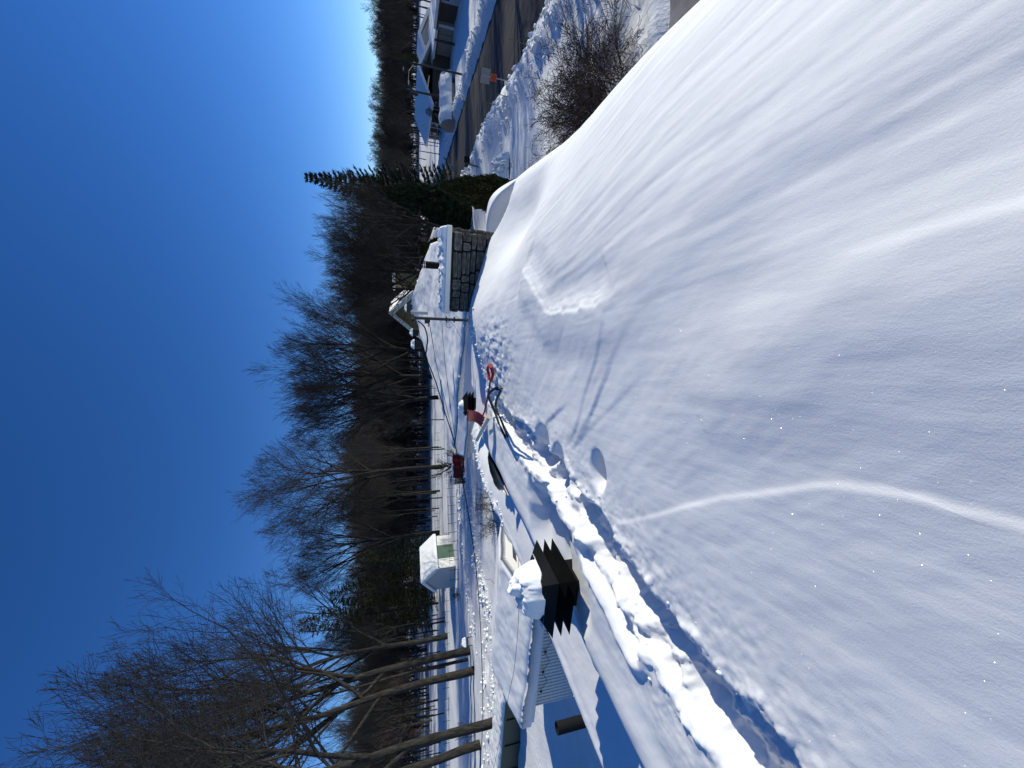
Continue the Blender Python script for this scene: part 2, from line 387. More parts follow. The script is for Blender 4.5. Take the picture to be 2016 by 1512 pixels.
    z = z + m * (np.minimum(fbm(X * 4.5, Y * 4.5, 4, 71), 0.15) * 0.34 - 0.05)
    # wind scoops round the vents and beside the chimney
    for c, rr, dep in ((VENT1, 0.5, 0.09), (VENT1 + np.array([0.22, 0.72]), 0.52, 0.30), (VENT2, 0.6, 0.12)):
        cs, cw = to_sw(c[0], c[1]); ds, dw = s - cs, w - cw
        rad = np.hypot(ds * 0.9, (dw - 0.12) * 0.95) + 0.07 * vnoise(X * 2.5, Y * 2.5, 81)
        z = z - dep * sstep(rr + 0.16, rr - 0.10, rad)
    c = SCOOP; dx, dy = X - c[0], Y - c[1]; a = 0.35
    qx, qy = dx * math.cos(a) + dy * math.sin(a), -dx * math.sin(a) + dy * math.cos(a)
    rad = np.hypot(qx / 0.62, qy / 1.0)
    z = z - 0.55 * sstep(1.12, 0.62, rad)
    # ragged rim left along the eave
    ev = np.exp(-((w + 5.72) / 0.14) ** 2) * sstep(2.0, 5.0, s)
    z = z + ev * (0.03 + 0.16 * np.clip(fbm(s * 3, w * 3, 4, 91, 0.6), -0.1, 1)) * 0.6 * sstep(6, 9, s)
    return z
HOLE = {p: roof_hit(*p) for p in [(584, 1176), (604, 1100), (640, 1066), (610, 1062), (575, 1088), (530, 1075), (545, 1045)]}
PATCH = roof_hit(818, 938)
SCOOP = at_depth(1078, 985, 9.0)[:2]
def roof_point(x, y):
    return float(roof_z(np.array([x]), np.array([y]))[0]) + EYE

S_far = 14.4
srow = [-5.0, -3.5, -2.4, -1.6, -1.0, -0.6, -0.3, 0.0]
q = 0.0
while q < S_far:
    q += max(0.0125, 0.0058 * (0.4 + q)); srow.append(min(q, S_far))
srow = np.array(srow)
wcol = np.concatenate([np.arange(-6.05, -4.2, 0.024), np.arange(-4.2, -0.6, 0.0165), np.arange(-0.6, 2.2, 0.0185), np.arange(2.2, 2.9, 0.024), [2.9]])
SS, WW = np.meshgrid(srow, wcol, indexing='ij')
XX, YY = SA * SS + CA * WW, CA * SS - SA * WW
ZZ = roof_z(XX, YY)
# rounded far gable end and eaves
ZZ = ZZ - 0.5 * sstep(S_far - 0.35, S_far + 0.05, SS) ** 2
nr, nc = SS.shape
V = np.stack([XX, YY, ZZ + EYE], -1).reshape(-1, 3)
idx = np.arange(nr * nc).reshape(nr, nc)
F = np.stack([idx[:-1, :-1], idx[1:, :-1], idx[1:, 1:], idx[:-1, 1:]], -1).reshape(-1, 4)[:, ::-1]
# the bare, shovelled shingles at the left eave: a gap in the snow
cs, cw = 0.25 * (SS[:-1, :-1] + SS[1:, :-1] + SS[1:, 1:] + SS[:-1, 1:]).ravel(), 0.25 * (WW[:-1, :-1] + WW[1:, :-1] + WW[1:, 1:] + WW[:-1, 1:]).ravel()
gap = (np.abs((cs - 9.5) / 1.8) ** 1.6 + np.abs((cw + 4.62 - 0.05 * (cs - 9.5)) / 0.60) ** 1.6 + 0.25 * vnoise(cs * 3, cw * 5, 3)) < 1.0
F = F[~gap]
# skirt
bnd = np.concatenate([idx[0, :], idx[1:, -1], idx[-1, -2::-1], idx[-2:0:-1, 0]])
low = V[bnd].copy(); low[:, 2] -= 0.45
ib = np.arange(len(bnd)) + len(V); V = np.concatenate([V, low])
F = np.concatenate([F, np.stack([bnd, ib, np.roll(ib, -1), np.roll(bnd, -1)], -1)])
roof_snow = mesh_arr('roof_snow', V, F, SNOW)
tag(roof_snow, 'wind sculpted snow drift covering the foreground roof', None, kind='structure')

# ------------------------------------------------------------------ own house under it
HOUSE = thing('house', sw(4, -1.5, 0), 'foreground house under deep snow with stone chimney and black louvred vents', 'house', rz=-AX)
def HL(s, w, z): return Vector((w + 1.5, s - 4, z))            # house frame: x across, y along the ridge
b = MB(); b.prism([HL(-5, -5.3, 0), HL(-5, 2.2, 0), HL(-5, 2.2, 3.5), HL(-5, 0, 4.28), HL(-5, -5.3, 3.6)], (0, 18.9, 0)); b.done('wall', GREY, HOUSE)
def roof_slab(y0, y1, pts, th):
    a = MB()
    for (w0, z0), (w1, z1) in zip(pts, pts[1:]):
        a.prism([HL(y0, w0, z0), HL(y0, w1, z1), HL(y0, w1, z1 - th), HL(y0, w0, z0 - th)], (0, y1 - y0, 0))
    return a
roof_slab(-5, 14.35, [(-5.95, 3.72), (0.0, 4.42), (2.85, 3.50)], 0.12).done('roof', SHINGLE, HOUSE)
# shingles in the bare patch
sh = MB(); sh.box((0, 0, 0), (0.30, 0.30, 0.014), bevel=0.003); sh_me = sh.done('shingle', SHINGLE, HOUSE); k = 0
slope = math.atan2(0.70, 5.95)
for r_ in range(5):
    for c_ in range(14):
        o = sh_me if k == 0 else sh_me.copy()
        if k: COL.objects.link(o); o.parent = HOUSE
        w_ = -5.5 + r_ * 0.24; s_ = 7.1 + c_ * 0.31 + (r_ % 2) * 0.15
        o.location = HL(s_, w_, 3.72 + 0.70 * (w_ + 5.95) / 5.95 + 0.014); o.rotation_euler = (0, -slope + 0.05, random.uniform(-.02, .02)); k += 1
# eave fascia
b = MB(); b.box(HL(4.7, -5.98, 3.62), (0.04, 19.3, 0.22)); b.done('fascia', WHITE, HOUSE)

# stone chimney
pl, pr = at_depth(894, 882, 8.85), at_depth(1068.6, 893, 8.25)
zc = 0.5 * (pl[2] + pr[2]); mid = 0.5 * (pl + pr); dx = pr - pl; CW = float(np.hypot(dx[0], dx[1])); cyaw = math.atan2(dx[1], dx[0])
nrm = np.array([-math.sin(cyaw), math.cos(cyaw), 0])
CH = bpy.data.objects.new('chimney', None); COL.objects.link(CH); CH.parent = HOUSE
CH['label'] = 'wide grey stone chimney with a snow covered white cap'
chw = Matrix.Translation(Vector((mid[0] + nrm[0] * 0.45, mid[1] + nrm[1] * 0.45, zc))) @ Matrix.Rotation(cyaw, 4, 'Z')
hw = Matrix.Translation(Vector(sw(4, -1.5, 0))) @ Matrix.Rotation(-AX, 4, 'Z')
CH.matrix_local = hw.inverted() @ chw
SWd = CW - 0.22                     # stone body width, cap overhangs
DEP = 0.60
b = MB(); b.box((0, 0, -1.3), (SWd - 0.10, DEP - 0.10, 2.55)); b.done('core', MORTAR, CH)
stone_me = []
for i in range(7):
    s_ = MB(); rr = random.Random(i + 3)
    bmesh.ops.create_cube(s_.bm, size=1.0)
    bmesh.ops.subdivide_edges(s_.bm, edges=s_.bm.edges[:], cuts=2, use_grid_fill=True)
    for v in s_.bm.verts:
        e = sum(1 for c in v.co if abs(abs(c) - .5) < 1e-4)
        if e >= 2:
            for a in range(3): v.co[a] *= 0.94 if e == 2 else 0.88
        v.co += Vector([rr.uniform(-.035, .035) for _ in range(3)])
    o = s_.done('stone', STONE, None); stone_me.append(o.data); bpy.data.objects.remove(o)
rs = random.Random(5)
def stone(cx_, cy_, cz_, sx, sy, sz):
    o = link('stone', rs.choice(stone_me), None, CH); o.location = (cx_, cy_, cz_); o.scale = (sx * rs.choice((1, -1)), sy, sz * rs.choice((1, -1)))
z0 = -0.06
courses = []
while z0 > -1.75:
    h = rs.choice((0.11, 0.15, 0.19, 0.22)); courses.append((z0 - h, z0)); z0 -= h + 0.012
for (za, zb) in courses:
    x = -SWd / 2; zm = (za + zb) / 2
    while x < SWd / 2 - 0.02:
        wdt = min(rs.choice((rs.uniform(0.14, 0.3), rs.uniform(0.3, 0.75))), SWd / 2 - x)
        if SWd / 2 - x - wdt < 0.12: wdt = SWd / 2 - x
        if zb - za > 0.18 and rs.random() < 0.3:
            hh = (zb - za) * rs.uniform(.4, .6)
            stone(x + wdt / 2, -DEP / 2, za + hh / 2, wdt - 0.012, 0.16 + rs.uniform(0, .05), hh - 0.01)
            stone(x + wdt / 2, -DEP / 2, (za + hh + zb) / 2, wdt - 0.012, 0.16 + rs.uniform(0, .05), zb - za - hh)
        else:
            stone(x + wdt / 2, -DEP / 2, zm, wdt - 0.016, 0.14 + rs.uniform(0, .11), (zb - za) * rs.uniform(.9, 1.0))
        x += wdt
    for sx in (-1, 1):
        y = -DEP / 2 + 0.1
        while y < DEP / 2:
            wdt = min(rs.uniform(0.2, 0.42), DEP / 2 - y + 0.02); 
            if DEP / 2 - y - wdt < 0.1: wdt = DEP / 2 - y + 0.03
            stone(sx * SWd / 2, y + wdt / 2, zm, 0.14 + rs.uniform(0, .06), wdt - 0.012, zb - za); y += wdt
b = MB(); b.box((0, 0, 0.055), (CW, DEP + 0.22, 0.12), bevel=0.012); b.done('cap', WHITE, CH)
# snow on the cap
def snow_slab(name, lx, ly, h, nx, ny, parent, matx, seed, loc=(0, 0, 0), rough=0.04, edge=0.16, dome=False):
    xs = np.linspace(-lx / 2, lx / 2, nx); ys = np.linspace(-ly / 2, ly / 2, ny)
    X, Y = np.meshgrid(xs, ys, indexing='ij')
    e = np.minimum(lx / 2 - np.abs(X), ly / 2 - np.abs(Y))
    prof = np.sqrt(np.clip(1 - (1 - np.clip(e / edge, 0, 1)) ** 2, 0, 1))
    if dome: prof = np.clip(1 - ((np.abs(2 * X / lx)) ** 2.2 + (np.abs(2 * Y / ly)) ** 2.2), 0, 1) ** 0.5
    Z = prof * h * (1 + 0.5 * fbm(X * 1.3 + seed, Y * 1.3, 3, seed)) + prof * rough * fbm(X * 9, Y * 9, 4, seed + 4)
    Xo = X + 0.03 * fbm(Y * 6, X * 6, 2, seed + 9); Yo = Y + 0.03 * fbm(X * 6, Y * 6, 2, seed + 8)
    V = np.stack([Xo + loc[0], Yo + loc[1], Z + loc[2]], -1).reshape(-1, 3); i = np.arange(nx * ny).reshape(nx, ny)
    F = np.stack([i[:-1, :-1], i[1:, :-1], i[1:, 1:], i[:-1, 1:]], -1).reshape(-1, 4)
    return mesh_arr(name, V, F, matx, parent)
snow_slab('cap_snow', CW - 0.04, DEP + 0.16, 0.095, 90, 36, CH, SNOW, 4, (0, 0, 0.115), 0.07, 0.10)
b = MB(); b.lathe([(0.075, 0.0), (0.085, 0.22), (0.085, 0.36), (0.07, 0.36)], 14, Matrix.Translation((0.08, 0.1, 0.18)))
for k in range(6):
    a = k * math.pi / 3; b.tube([(0.08 + 0.075 * math.cos(a), 0.1 + 0.075 * math.sin(a), 0.5), (0.08 + 0.075 * math.cos(a), 0.1 + 0.075 * math.sin(a), 0.66)], 0.009, 5)
b.lathe([(0.085, 0.56), (0.088, 0.575)], 14, Matrix.Translation((0.08, 0.1, 0.0)))
b.lathe([(0.15, 0.655), (0.12, 0.675), (0.03, 0.70)], 16, Matrix.Translation((0.08, 0.1, 0.0)))
b.done('flue_pipe', BLACK, CH)

# louvred vents
def frustum(z0, z1, a0, a1):
    """square skirt: half side a0 at z0 (low) and a1 at z1 (top), a thin hollow shell"""
    m_ = MB(); t = 0.02
    lo = [m_.bm.verts.new((sx * a0, sy * a0, z0)) for sx, sy in ((-1, -1), (1, -1), (1, 1), (-1, 1))]
    hi = [m_.bm.verts.new((sx * a1, sy * a1, z1)) for sx, sy in ((-1, -1), (1, -1), (1, 1), (-1, 1))]
    li = [m_.bm.verts.new((sx * (a0 - t), sy * (a0 - t), z0)) for sx, sy in ((-1, -1), (1, -1), (1, 1), (-1, 1))]
    hi2 = [m_.bm.verts.new((sx * a1, sy * a1, z1 - 0.02)) for sx, sy in ((-1, -1), (1, -1), (1, 1), (-1, 1))]
    for j in range(4):
        k = (j + 1) % 4
        m_.bm.faces.new((lo[j], lo[k], hi[k], hi[j])); m_.bm.faces.new((li[k], li[j], hi2[j], hi2[k])); m_.bm.faces.new((lo[k], lo[j], li[j], li[k]))
    m_.bm.faces.new(hi); m_.bm.faces.new(hi2[::-1]); return m_
def louvred_vent(c, z_edge, label, yaw=0.0, capseed=3):
    o = bpy.data.objects.new('louvred_vent', None); COL.objects.link(o); o.parent = HOUSE; o['label'] = label
    loc = hw.inverted() @ Vector((c[0], c[1], z_edge)); o.location = loc; o.rotation_euler = (0, 0, yaw)
    for i in range(3):
        frustum(-0.105 * i, 0.125 if i == 0 else 0.055 - 0.105 * i, 0.375, 0.225 if i == 0 else 0.18).done('louvre', BLACK, o)
    m_ = MB(); m_.box((0, 0, -0.55), (0.36, 0.36, 1.15)); m_.done('shaft', BLACK, o)
    return o
z1 = float(at_depth(363, 1101, 4.05)[2])
v1 = louvred_vent(VENT1, z1, 'near black louvred roof vent capped with lumpy snow')
snow_slab('snow_cap', 0.62, 0.58, 0.24, 60, 56, v1, SNOW, 3, (-0.03, 0.02, 0.09), 0.16, 0.24, True)
v2 = louvred_vent(VENT2, EYE - 2.02, 'far black louvred roof vent beside the shovels', yaw=0.5)
snow_slab('snow_cap', 0.44, 0.40, 0.12, 30, 26, v2, SNOW, 8, (-0.06, 0.05, 0.11), 0.08, 0.2, True)

# plain vent pipe at the left eave
pb, pt_ = at_depth(92, 1147, 5.6), at_depth(87, 1090, 5.6)
b = MB(); pz = hw.inverted() @ Vector((pb[0], pb[1], pb[2] - 0.25)); pe = hw.inverted() @ Vector((pt_[0], pt_[1], pt_[2]))
pe.x, pe.y = pz.x, pz.y
b.lathe([(0.082, 0), (0.082, pe.z - pz.z), (0.068, pe.z - pz.z), (0.068, pe.z - pz.z - 0.08)], 16, Matrix.Translation(pz))
b.done('vent_pipe', CABLE, HOUSE)

# service mast
mb_, mt_ = at_depth(881, 926, 14.3), at_depth(884, 818, 14.3)
mt_[0], mt_[1] = mb_[0], mb_[1]
mo = bpy.data.objects.new('service_mast', None); COL.objects.link(mo); mo.parent = HOUSE
mo.location = hw.inverted() @ Vector(mb_); mo.rotation_euler = (0, 0, AX)
mh = mt_[2] - mb_[2]
b = MB(); b.tube([(0, 0, -0.8), (0, 0, mh)], 0.058, 10); b.done('pole', DARKM, mo)
b = MB(); b.tube([(0, 0, mh - .02), (0.0, 0, mh + 0.06), (-0.05, 0, mh + 0.10), (-0.13, 0, mh + 0.05)], [0.065, 0.085, 0.09, 0.07], 10); b.done('weatherhead', DARKM, mo)
b = MB(); b.box((-0.09, 0, mh - 0.42), (0.10, 0.10, 0.20)); b.box((-0.22, 0, mh - 0.46), (0.18, 0.03, 0.03)); b.box((-0.16, 0, mh - 0.40), (0.05, 0.06, 0.16)); b.done('insulator', DARKM, mo)
for zz in (mh - 1.12, mh - 1.42):
    b = MB(); b.box((0, 0, zz), (0.20, 0.15, 0.04)); b.done('clamp', DARKM, mo)
lp = MB(); lp.tube([(-0.08 + -0.13 + 0.12 * math.cos(a), -0.07, mh - 1.22 + 0.12 * math.sin(a)) for a in [k * math.pi / 8 for k in range(17)]], 0.008, 5); lp.done('wire_loop', CABLE, mo)
lp = MB(); lp.tube([(0.02 + 0.09 * math.cos(a), -0.08, mh - 1.5 + 0.09 * math.sin(a)) for a in [k * math.pi / 8 for k in range(17)]], 0.007, 5); lp.done('wire_loop', CABLE, mo)

def cable(name, pts, rad, label, sag=0.0, group=None):
    P_ = [Vector(p) for p in pts]; out = []
    n = len(P_) - 1; N = 28
    for i in range(N + 1):
        t = i / N * n; j = min(int(t), n - 1); f = t - j
        p0, p1, p2, p3 = P_[max(j - 1, 0)], P_[j], P_[j + 1], P_[min(j + 2, n)]
        out.append(0.5 * ((2 * p1) + (p2 - p0) * f + (2 * p0 - 5 * p1 + 4 * p2 - p3) * f * f + (3 * p1 - p0 - 3 * p2 + p3) * f ** 3))
    m_ = MB(); m_.tube(out, rad, 6); o = m_.done(name, CABLE); tag(o, label, 'cable', group)
    return o
D = at_depth
cable('power_cable', [D(880, 823, 14.3), D(868, 836, 14.4), D(842, 842, 14.6), D(812, 838, 15), D(800, 842, 15.3), D(760, 858, 16), D(700, 876, 17), D(640, 895, 18.5), D(572, 909, 20), D(470, 927, 22), D(347, 942, 24), D(200, 949, 26), D(102, 950.5, 28), D(0, 945, 30), D(-200, 930, 36)], 0.026, 'thick black service cable sagging from the roof mast to the left')
cable('power_cable', [D(876, 845, 14.3), D(850, 850, 14.6), D(800, 858, 15.2), D(740, 872, 16.2), D(680, 886, 17.4), D(620, 899, 18.8), D(572, 908, 20.1)], 0.011, 'thin black wire under the thick service cable, starting at the insulator')
cable('power_cable', [D(874, 870, 14.3), D(800, 876, 15), D(720, 886, 16.2), D(640, 898, 18), D(560, 912, 20), D(470, 916, 30), D(380, 919, 34), D(200, 922, 40), D(0, 924, 46)], 0.009, 'lowest thin wire crossing the neighbour roof from the mast')
cable('power_cable', [D(873, 893, 14.2), D(850, 906, 14.2), D(830, 912, 14.3)], 0.007, 'short wire slanting down from the mast to the roof edge')
cable('power_cable', [D(415, 1021, 11), D(300, 1021, 11.4), D(200, 1013, 12), D(150, 1003, 12.8), D(60, 985, 15), D(-100, 950, 20)], 0.007, 'thin wire crossing above the snowy garage roof')

# ------------------------------------------------------------------ ground
def drive_mask(x, y): return sstep(6.9, 7.05, y) * sstep(8.5, 8.35, y) * sstep(5.5, 6.5, x) * sstep(14.6, 13.8, to_sw(x, y)[1])
TRAMPLE = [on_level(u, v)[:2] for u, v in [(600, 906), (540, 915), (470, 925), (400, 937), (340, 950), (230, 955), (120, 955), (0, 952), (-150, 950)]]
TRAMPLE2 = [on_level(u, v)[:2] for u, v in [(560, 900), (480, 905), (430, 912), (380, 915), (320, 925), (250, 935)]]
def rise(x, y): return 0.5 + 21 * sstep(0.42, 0.12, x / np.maximum(y, 1.0))
def ground_z(x, y):
    s, w = to_sw(x, y)
    z = 0.36 + fbm(x * 0.10, y * 0.10, 3, 101) * 0.30 + fbm(x * 0.5, y * 0.5, 3, 105) * 0.10
    near = sstep(90, 30, np.hypot(x, y))
    z = z + near * fbm(x * 1.6, y * 1.6, 3, 109) * 0.05
    # banks thrown up by the plough on both sides of the road
    lump = fbm(x * 1.2, y * 1.2, 4, 113, 0.6)
    for w0, hgt, sg in ((11.9, 0.36, 1.2), (23.2, 0.40, 1.1)):
        z = z + hgt * (1 + 0.5 * fbm(s * 0.12, w * 0.1, 2, 117)) * np.exp(-((w - w0) / sg) ** 2) * (1 + 0.35 * lump)
    z = z + 0.12 * np.exp(-((w - 11.5) / 2.4) ** 2) * fbm(x * 2.2, y * 2.2, 4, 121, 0.65) * sstep(60, 20, s)
    road = sstep(13.3, 13.8, w + 0.3 * fbm(s * 0.6, 0 * s, 2, 125)) * sstep(22.1, 21.6, w + 0.3 * fbm(s * 0.6, 0 * s, 2, 127))
    z = z * (1 - road) - 0.16 * road
    d = drive_mask(x, y); z = z * (1 - d) - 0.12 * d
    for pts, hw_, amp, sd in ((TRAMPLE, 1.5, 0.42, 131), (TRAMPLE2, 1.2, 0.3, 137)):
        dd, _, _ = polydist(x, y, pts); m = np.exp(-(dd / hw_) ** 2)
        z = z + m * (amp * fbm(x * 1.5, y * 1.5, 4, sd, 0.65) - 0.05)
    dd, _, _ = polydist(x, y, [p + np.array([0.4, -3.0]) for p in TRAMPLE])
    z = z + np.exp(-(dd / 0.45) ** 2) * 0.5 * np.abs(fbm(x * 2.0, y * 2.0, 3, 141))
    # rough, trampled ground among the shrub canes
    c = on_level(1345, 1190); m = np.exp(-(((x - c[0]) / 3.2) ** 2 + ((y - c[1]) / 2.8) ** 2))
    z = z + m * 0.5 * np.clip(fbm(x * 1.8, y * 1.8, 4, 145, 0.6), -0.3, 0.6)
    # far wooded rise
    z = z + sstep(100, 330, y) * rise(x, y) + sstep(400, 1500, np.hypot(x, y)) * 10
    # piled drift against the neighbour's yard, left
    return z
t = np.linspace(-1, 1, 561); gx = 9.0 * np.sinh(t * math.asinh(1500 / 9.0))
ty = np.linspace(-0.62, 1, 521); gy = 14 + 9.0 * np.sinh(ty * math.asinh(1900 / 9.0))
GX, GY = np.meshgrid(gx, gy, indexing='ij'); GZ = ground_z(GX, GY)
V = np.stack([GX, GY, GZ], -1).reshape(-1, 3); i = np.arange(GX.size).reshape(GX.shape)
F = np.stack([i[:-1, :-1], i[1:, :-1], i[1:, 1:], i[:-1, 1:]], -1).reshape(-1, 4)
tag(mesh_arr('snowy_ground', V, F, SNOWG), 'snow covered ground of the yards, field and wood', kind='structure')
def chunk_field(name, P_, rad, matx, label, seed):
    g = np.random.default_rng(seed); t0 = (1 + 5 ** .5) / 2
    ico = np.array([(-1, t0, 0), (1, t0, 0), (-1, -t0, 0), (1, -t0, 0), (0, -1, t0), (0, 1, t0), (0, -1, -t0), (0, 1, -t0), (t0, 0, -1), (t0, 0, 1), (-t0, 0, -1), (-t0, 0, 1)]) / 1.9
    fc = np.array([(0,11,5),(0,5,1),(0,1,7),(0,7,10),(0,10,11),(1,5,9),(5,11,4),(11,10,2),(10,7,6),(7,1,8),(3,9,4),(3,4,2),(3,2,6),(3,6,8),(3,8,9),(4,9,5),(2,4,11),(6,2,10),(8,6,7),(9,8,1)])
    n = len(P_); v = ico[None] * (1 + g.uniform(-.28, .28, (n, 12, 1))) * (np.asarray(rad).reshape(-1, 1, 1)) * g.uniform(.6, 1.3, (n, 1, 3)) + np.asarray(P_)[:, None, :]
    f = fc[None] + (np.arange(n) * 12)[:, None, None]
    return tag(mesh_arr(name, v.reshape(-1, 3), f.reshape(-1, 3), matx, smooth=False), label, kind='stuff')
def gz(x, y): return float(ground_z(np.array([x]), np.array([y]))[0])
g = np.random.default_rng(77); Pc, Rc = [], []
def along(pts, n, sd, r0, r1):
    for _ in range(n):
        k = g.uniform(0, len(pts) - 1.001); j = int(k); p = pts[j] + (pts[j + 1] - pts[j]) * (k - j) + g.normal(0, sd, 2)
        r = r0 + (r1 - r0) * g.uniform() ** 3; Pc.append((p[0], p[1], gz(p[0], p[1]) + r * .25)); Rc.append(r)
along(TRAMPLE, 500, 1.1, .03, .22); along(TRAMPLE2, 300, .9, .03, .2); along([p + np.array([0.4, -3.0]) for p in TRAMPLE], 700, .3, .03, .15)
for _ in range(2600):
    w_ = g.normal(11.9, .9) if g.uniform() < .7 else g.normal(23.2, .8); s_ = g.uniform(4, 70); p = sw(s_, w_); r = .03 + .16 * g.uniform() ** 4
    Pc.append((p[0], p[1], gz(p[0], p[1]) + r * .2)); Rc.append(r)
pp, Rr_ = [], []
for i in range(110):
    k = g.uniform(0.3, len(L_path) - 1.001); j = int(k); p = L_path[j] + (L_path[j + 1] - L_path[j]) * (k - j); d = L_path[j + 1] - L_path[j]; d = np.array([-d[1], d[0]]) / np.hypot(*d)
    pp.append(p + d * (g.choice((-1, 1)) * .24 + g.normal(0, .12))); Rr_.append(.005 + .02 * g.uniform() ** 5)
for i in range(260):
    pp.append(sw(g.uniform(8, 14), -5.72 + g.normal(0, .10))[:2]); Rr_.append(.01 + .05 * g.uniform() ** 4)
for i in range(260):
    pp.append(PATCH + g.normal(0, 1, 2) * np.array([.45, .3])); Rr_.append(.008 + .04 * g.uniform() ** 4)
pp = np.array(pp); Rr_ = np.array(Rr_)
chunk_field('roof_snow_crumbs', np.column_stack([pp, roof_z(pp[:, 0], pp[:, 1]) + EYE + Rr_ * .25]), Rr_, SNOW, 'crumbs of snow along the boot track on the roof', 6)
chunk_field('snow_chunks', Pc, Rc, SNOWG, 'broken chunks of snow on the trodden path and plough banks', 5)
# road
sv = np.linspace(-60, 260, 200); wv = np.linspace(13.1, 22.3, 22)
S2, W2 = np.meshgrid(sv, wv, indexing='ij'); X2, Y2 = SA * S2 + CA * W2, CA * S2 - SA * W2
Z2 = 0.0 + 0.05 * (1 - ((W2 - 17.7) / 4.4) ** 2) + 0.01 * fbm(X2, Y2, 2, 3) + sstep(100, 330, Y2) * rise(X2, Y2)
V = np.stack([X2, Y2, Z2], -1).reshape(-1, 3); i = np.arange(X2.size).reshape(X2.shape)
F = np.stack([i[:-1, :-1], i[1:, :-1], i[1:, 1:], i[:-1, 1:]], -1).reshape(-1, 4)[:, ::-1]
tag(mesh_arr('road', V, F, ROADM), 'ploughed asphalt road streaked with tree shadows', kind='structure')
b = MB(); b.box((11, 7.7, -0.03), (11, 1.5, 0.04)); tag(b.done('path', PAVE), 'cleared grey path through the snow', kind='structure')

# ------------------------------------------------------------------ trees
def rot_about(d, axis, a):
    return d * math.cos(a) + np.cross(axis, d) * math.sin(a) + axis * np.dot(axis, d) * (1 - math.cos(a))
def grow(seed, H, r0, spec, lean=(0, 0), trunk_frac=0.62):
    """spec: per level dict(n=children, start, ang=(lo,hi), ratio=(lo,hi), jit, up, seg, k)"""
    rr = random.Random(seed); out = []
    def br(p, d, L, r, lev):
        sp = spec[lev]; n = sp['seg']; pts = [p]; rad = [r]; dirs = [d]
        for i in range(n):
            j = sp['jit']
            d = (d[0] + rr.uniform(-j, j), d[1] + rr.uniform(-j, j), d[2] + rr.uniform(-j, j) * 0.6 + sp['up'])
            m = math.sqrt(d[0]**2 + d[1]**2 + d[2]**2); d = (d[0]/m, d[1]/m, d[2]/m)
            p = (p[0] + d[0]*L/n, p[1] + d[1]*L/n, p[2] + d[2]*L/n); pts.append(p); dirs.append(d)
            rad.append(max(r * (1 - (1 - sp.get('tip', 0.25)) * (i + 1) / n), 0.0065 if lev > 2 else 0.004))
        out.append((lev, pts, rad, sp['k']))
        if lev + 1 >= len(spec): return
        nn = sp['n']; az0 = rr.uniform(0, 6.28)
        for c in range(nn):
            t = sp['start'] + (1 - sp['start']) * ((c + rr.uniform(0.1, 0.9)) / nn); t = min(t, 0.985)
            if c == nn - 1: t = 0.97
            f = t * n; j = min(int(f), n - 1); f -= j
            q = tuple(pts[j][a] + (pts[j+1][a] - pts[j][a]) * f for a in range(3)); rq = rad[j] + (rad[j+1] - rad[j]) * f
            dd = np.array(dirs[j+1]); ax = np.cross(dd, (0.3, 0.1, 1.0) if abs(dd[2]) < 0.9 else (1, 0.2, 0)); ax /= np.linalg.norm(ax)
            ax = rot_about(ax, dd, az0 + c * 2.4 + rr.uniform(-.5, .5))
            lo, hi = sp['ang']; ang = rr.uniform(lo, hi) * (0.35 if c == nn - 1 else 1)
            nd = rot_about(dd, ax, ang)
            lo, hi = sp['ratio']; LL = L * rr.uniform(lo, hi) * (1.15 - 0.55 * (t - sp['start']) / (1.001 - sp['start']))
            br(q, tuple(nd), LL, rq * (rr.uniform(0.68, 0.88) if lev < 2 else rr.uniform(0.5, 0.7)), lev + 1)
    d0 = np.array([lean[0], lean[1], 1.0]); d0 /= np.linalg.norm(d0)
    br((0, 0, -0.4), tuple(d0), H * trunk_frac, r0, 0)
    return out
def tube_arrays(branches):
    groups = {}
    for lev, pts, rad, k in branches: groups.setdefault((len(pts), k), []).append((pts, rad))
    VV, FF, off = [], [], 0
    for (n, k), lst in groups.items():
        P_ = np.array([a for a, _ in lst]); Rd = np.array([a for _, a in lst]); m = len(lst)
        d = P_[:, -1] - P_[:, 0]; d /= np.linalg.norm(d, axis=1, keepdims=True) + 1e-9
        ref = np.where(np.abs(d[:, 2:3]) < 0.8, np.array([[0, 0, 1.0]]), np.array([[1.0, 0, 0]]))
        U = np.cross(d, ref); U /= np.linalg.norm(U, axis=1, keepdims=True); Wv = np.cross(d, U)
        a = np.arange(k) * 2 * math.pi / k
        ring = U[:, None, :] * np.cos(a)[None, :, None] + Wv[:, None, :] * np.sin(a)[None, :, None]
        v = P_[:, :, None, :] + Rd[:, :, None, None] * ring[:, None, :, :]
        VV.append(v.reshape(-1, 3))
        base = off + np.arange(m)[:, None, None] * n * k + np.arange(n - 1)[None, :, None] * k
        j = np.arange(k)[None, None, :]; j2 = (j + 1) % k
        f = np.stack([base + j, base + j2, base + k + j2, base + k + j], -1).reshape(-1, 4)
        FF.append(f); off += m * n * k
    return np.concatenate(VV), np.concatenate(FF)
def tree_meshes(branches, split=1):
    """two meshes: trunk and big limbs, crown of branches and twigs"""
    a = [x for x in branches if x[0] <= split]; c = [x for x in branches if x[0] > split]
    out = []
    for nm, part in (('trunk', a), ('crown', c)):
        V, F = tube_arrays(part); o = mesh_arr(nm, V, F); out.append(o.data); bpy.data.objects.remove(o)
    zmax = max(p[2] for _, pts, _, _ in branches for p in pts)
    return out[0], out[1], zmax
def L_(n, start, ang, ratio, jit, up, seg, k, tip=0.25): return dict(n=n, start=start, ang=ang, ratio=ratio, jit=jit, up=up, seg=seg, k=k, tip=tip)
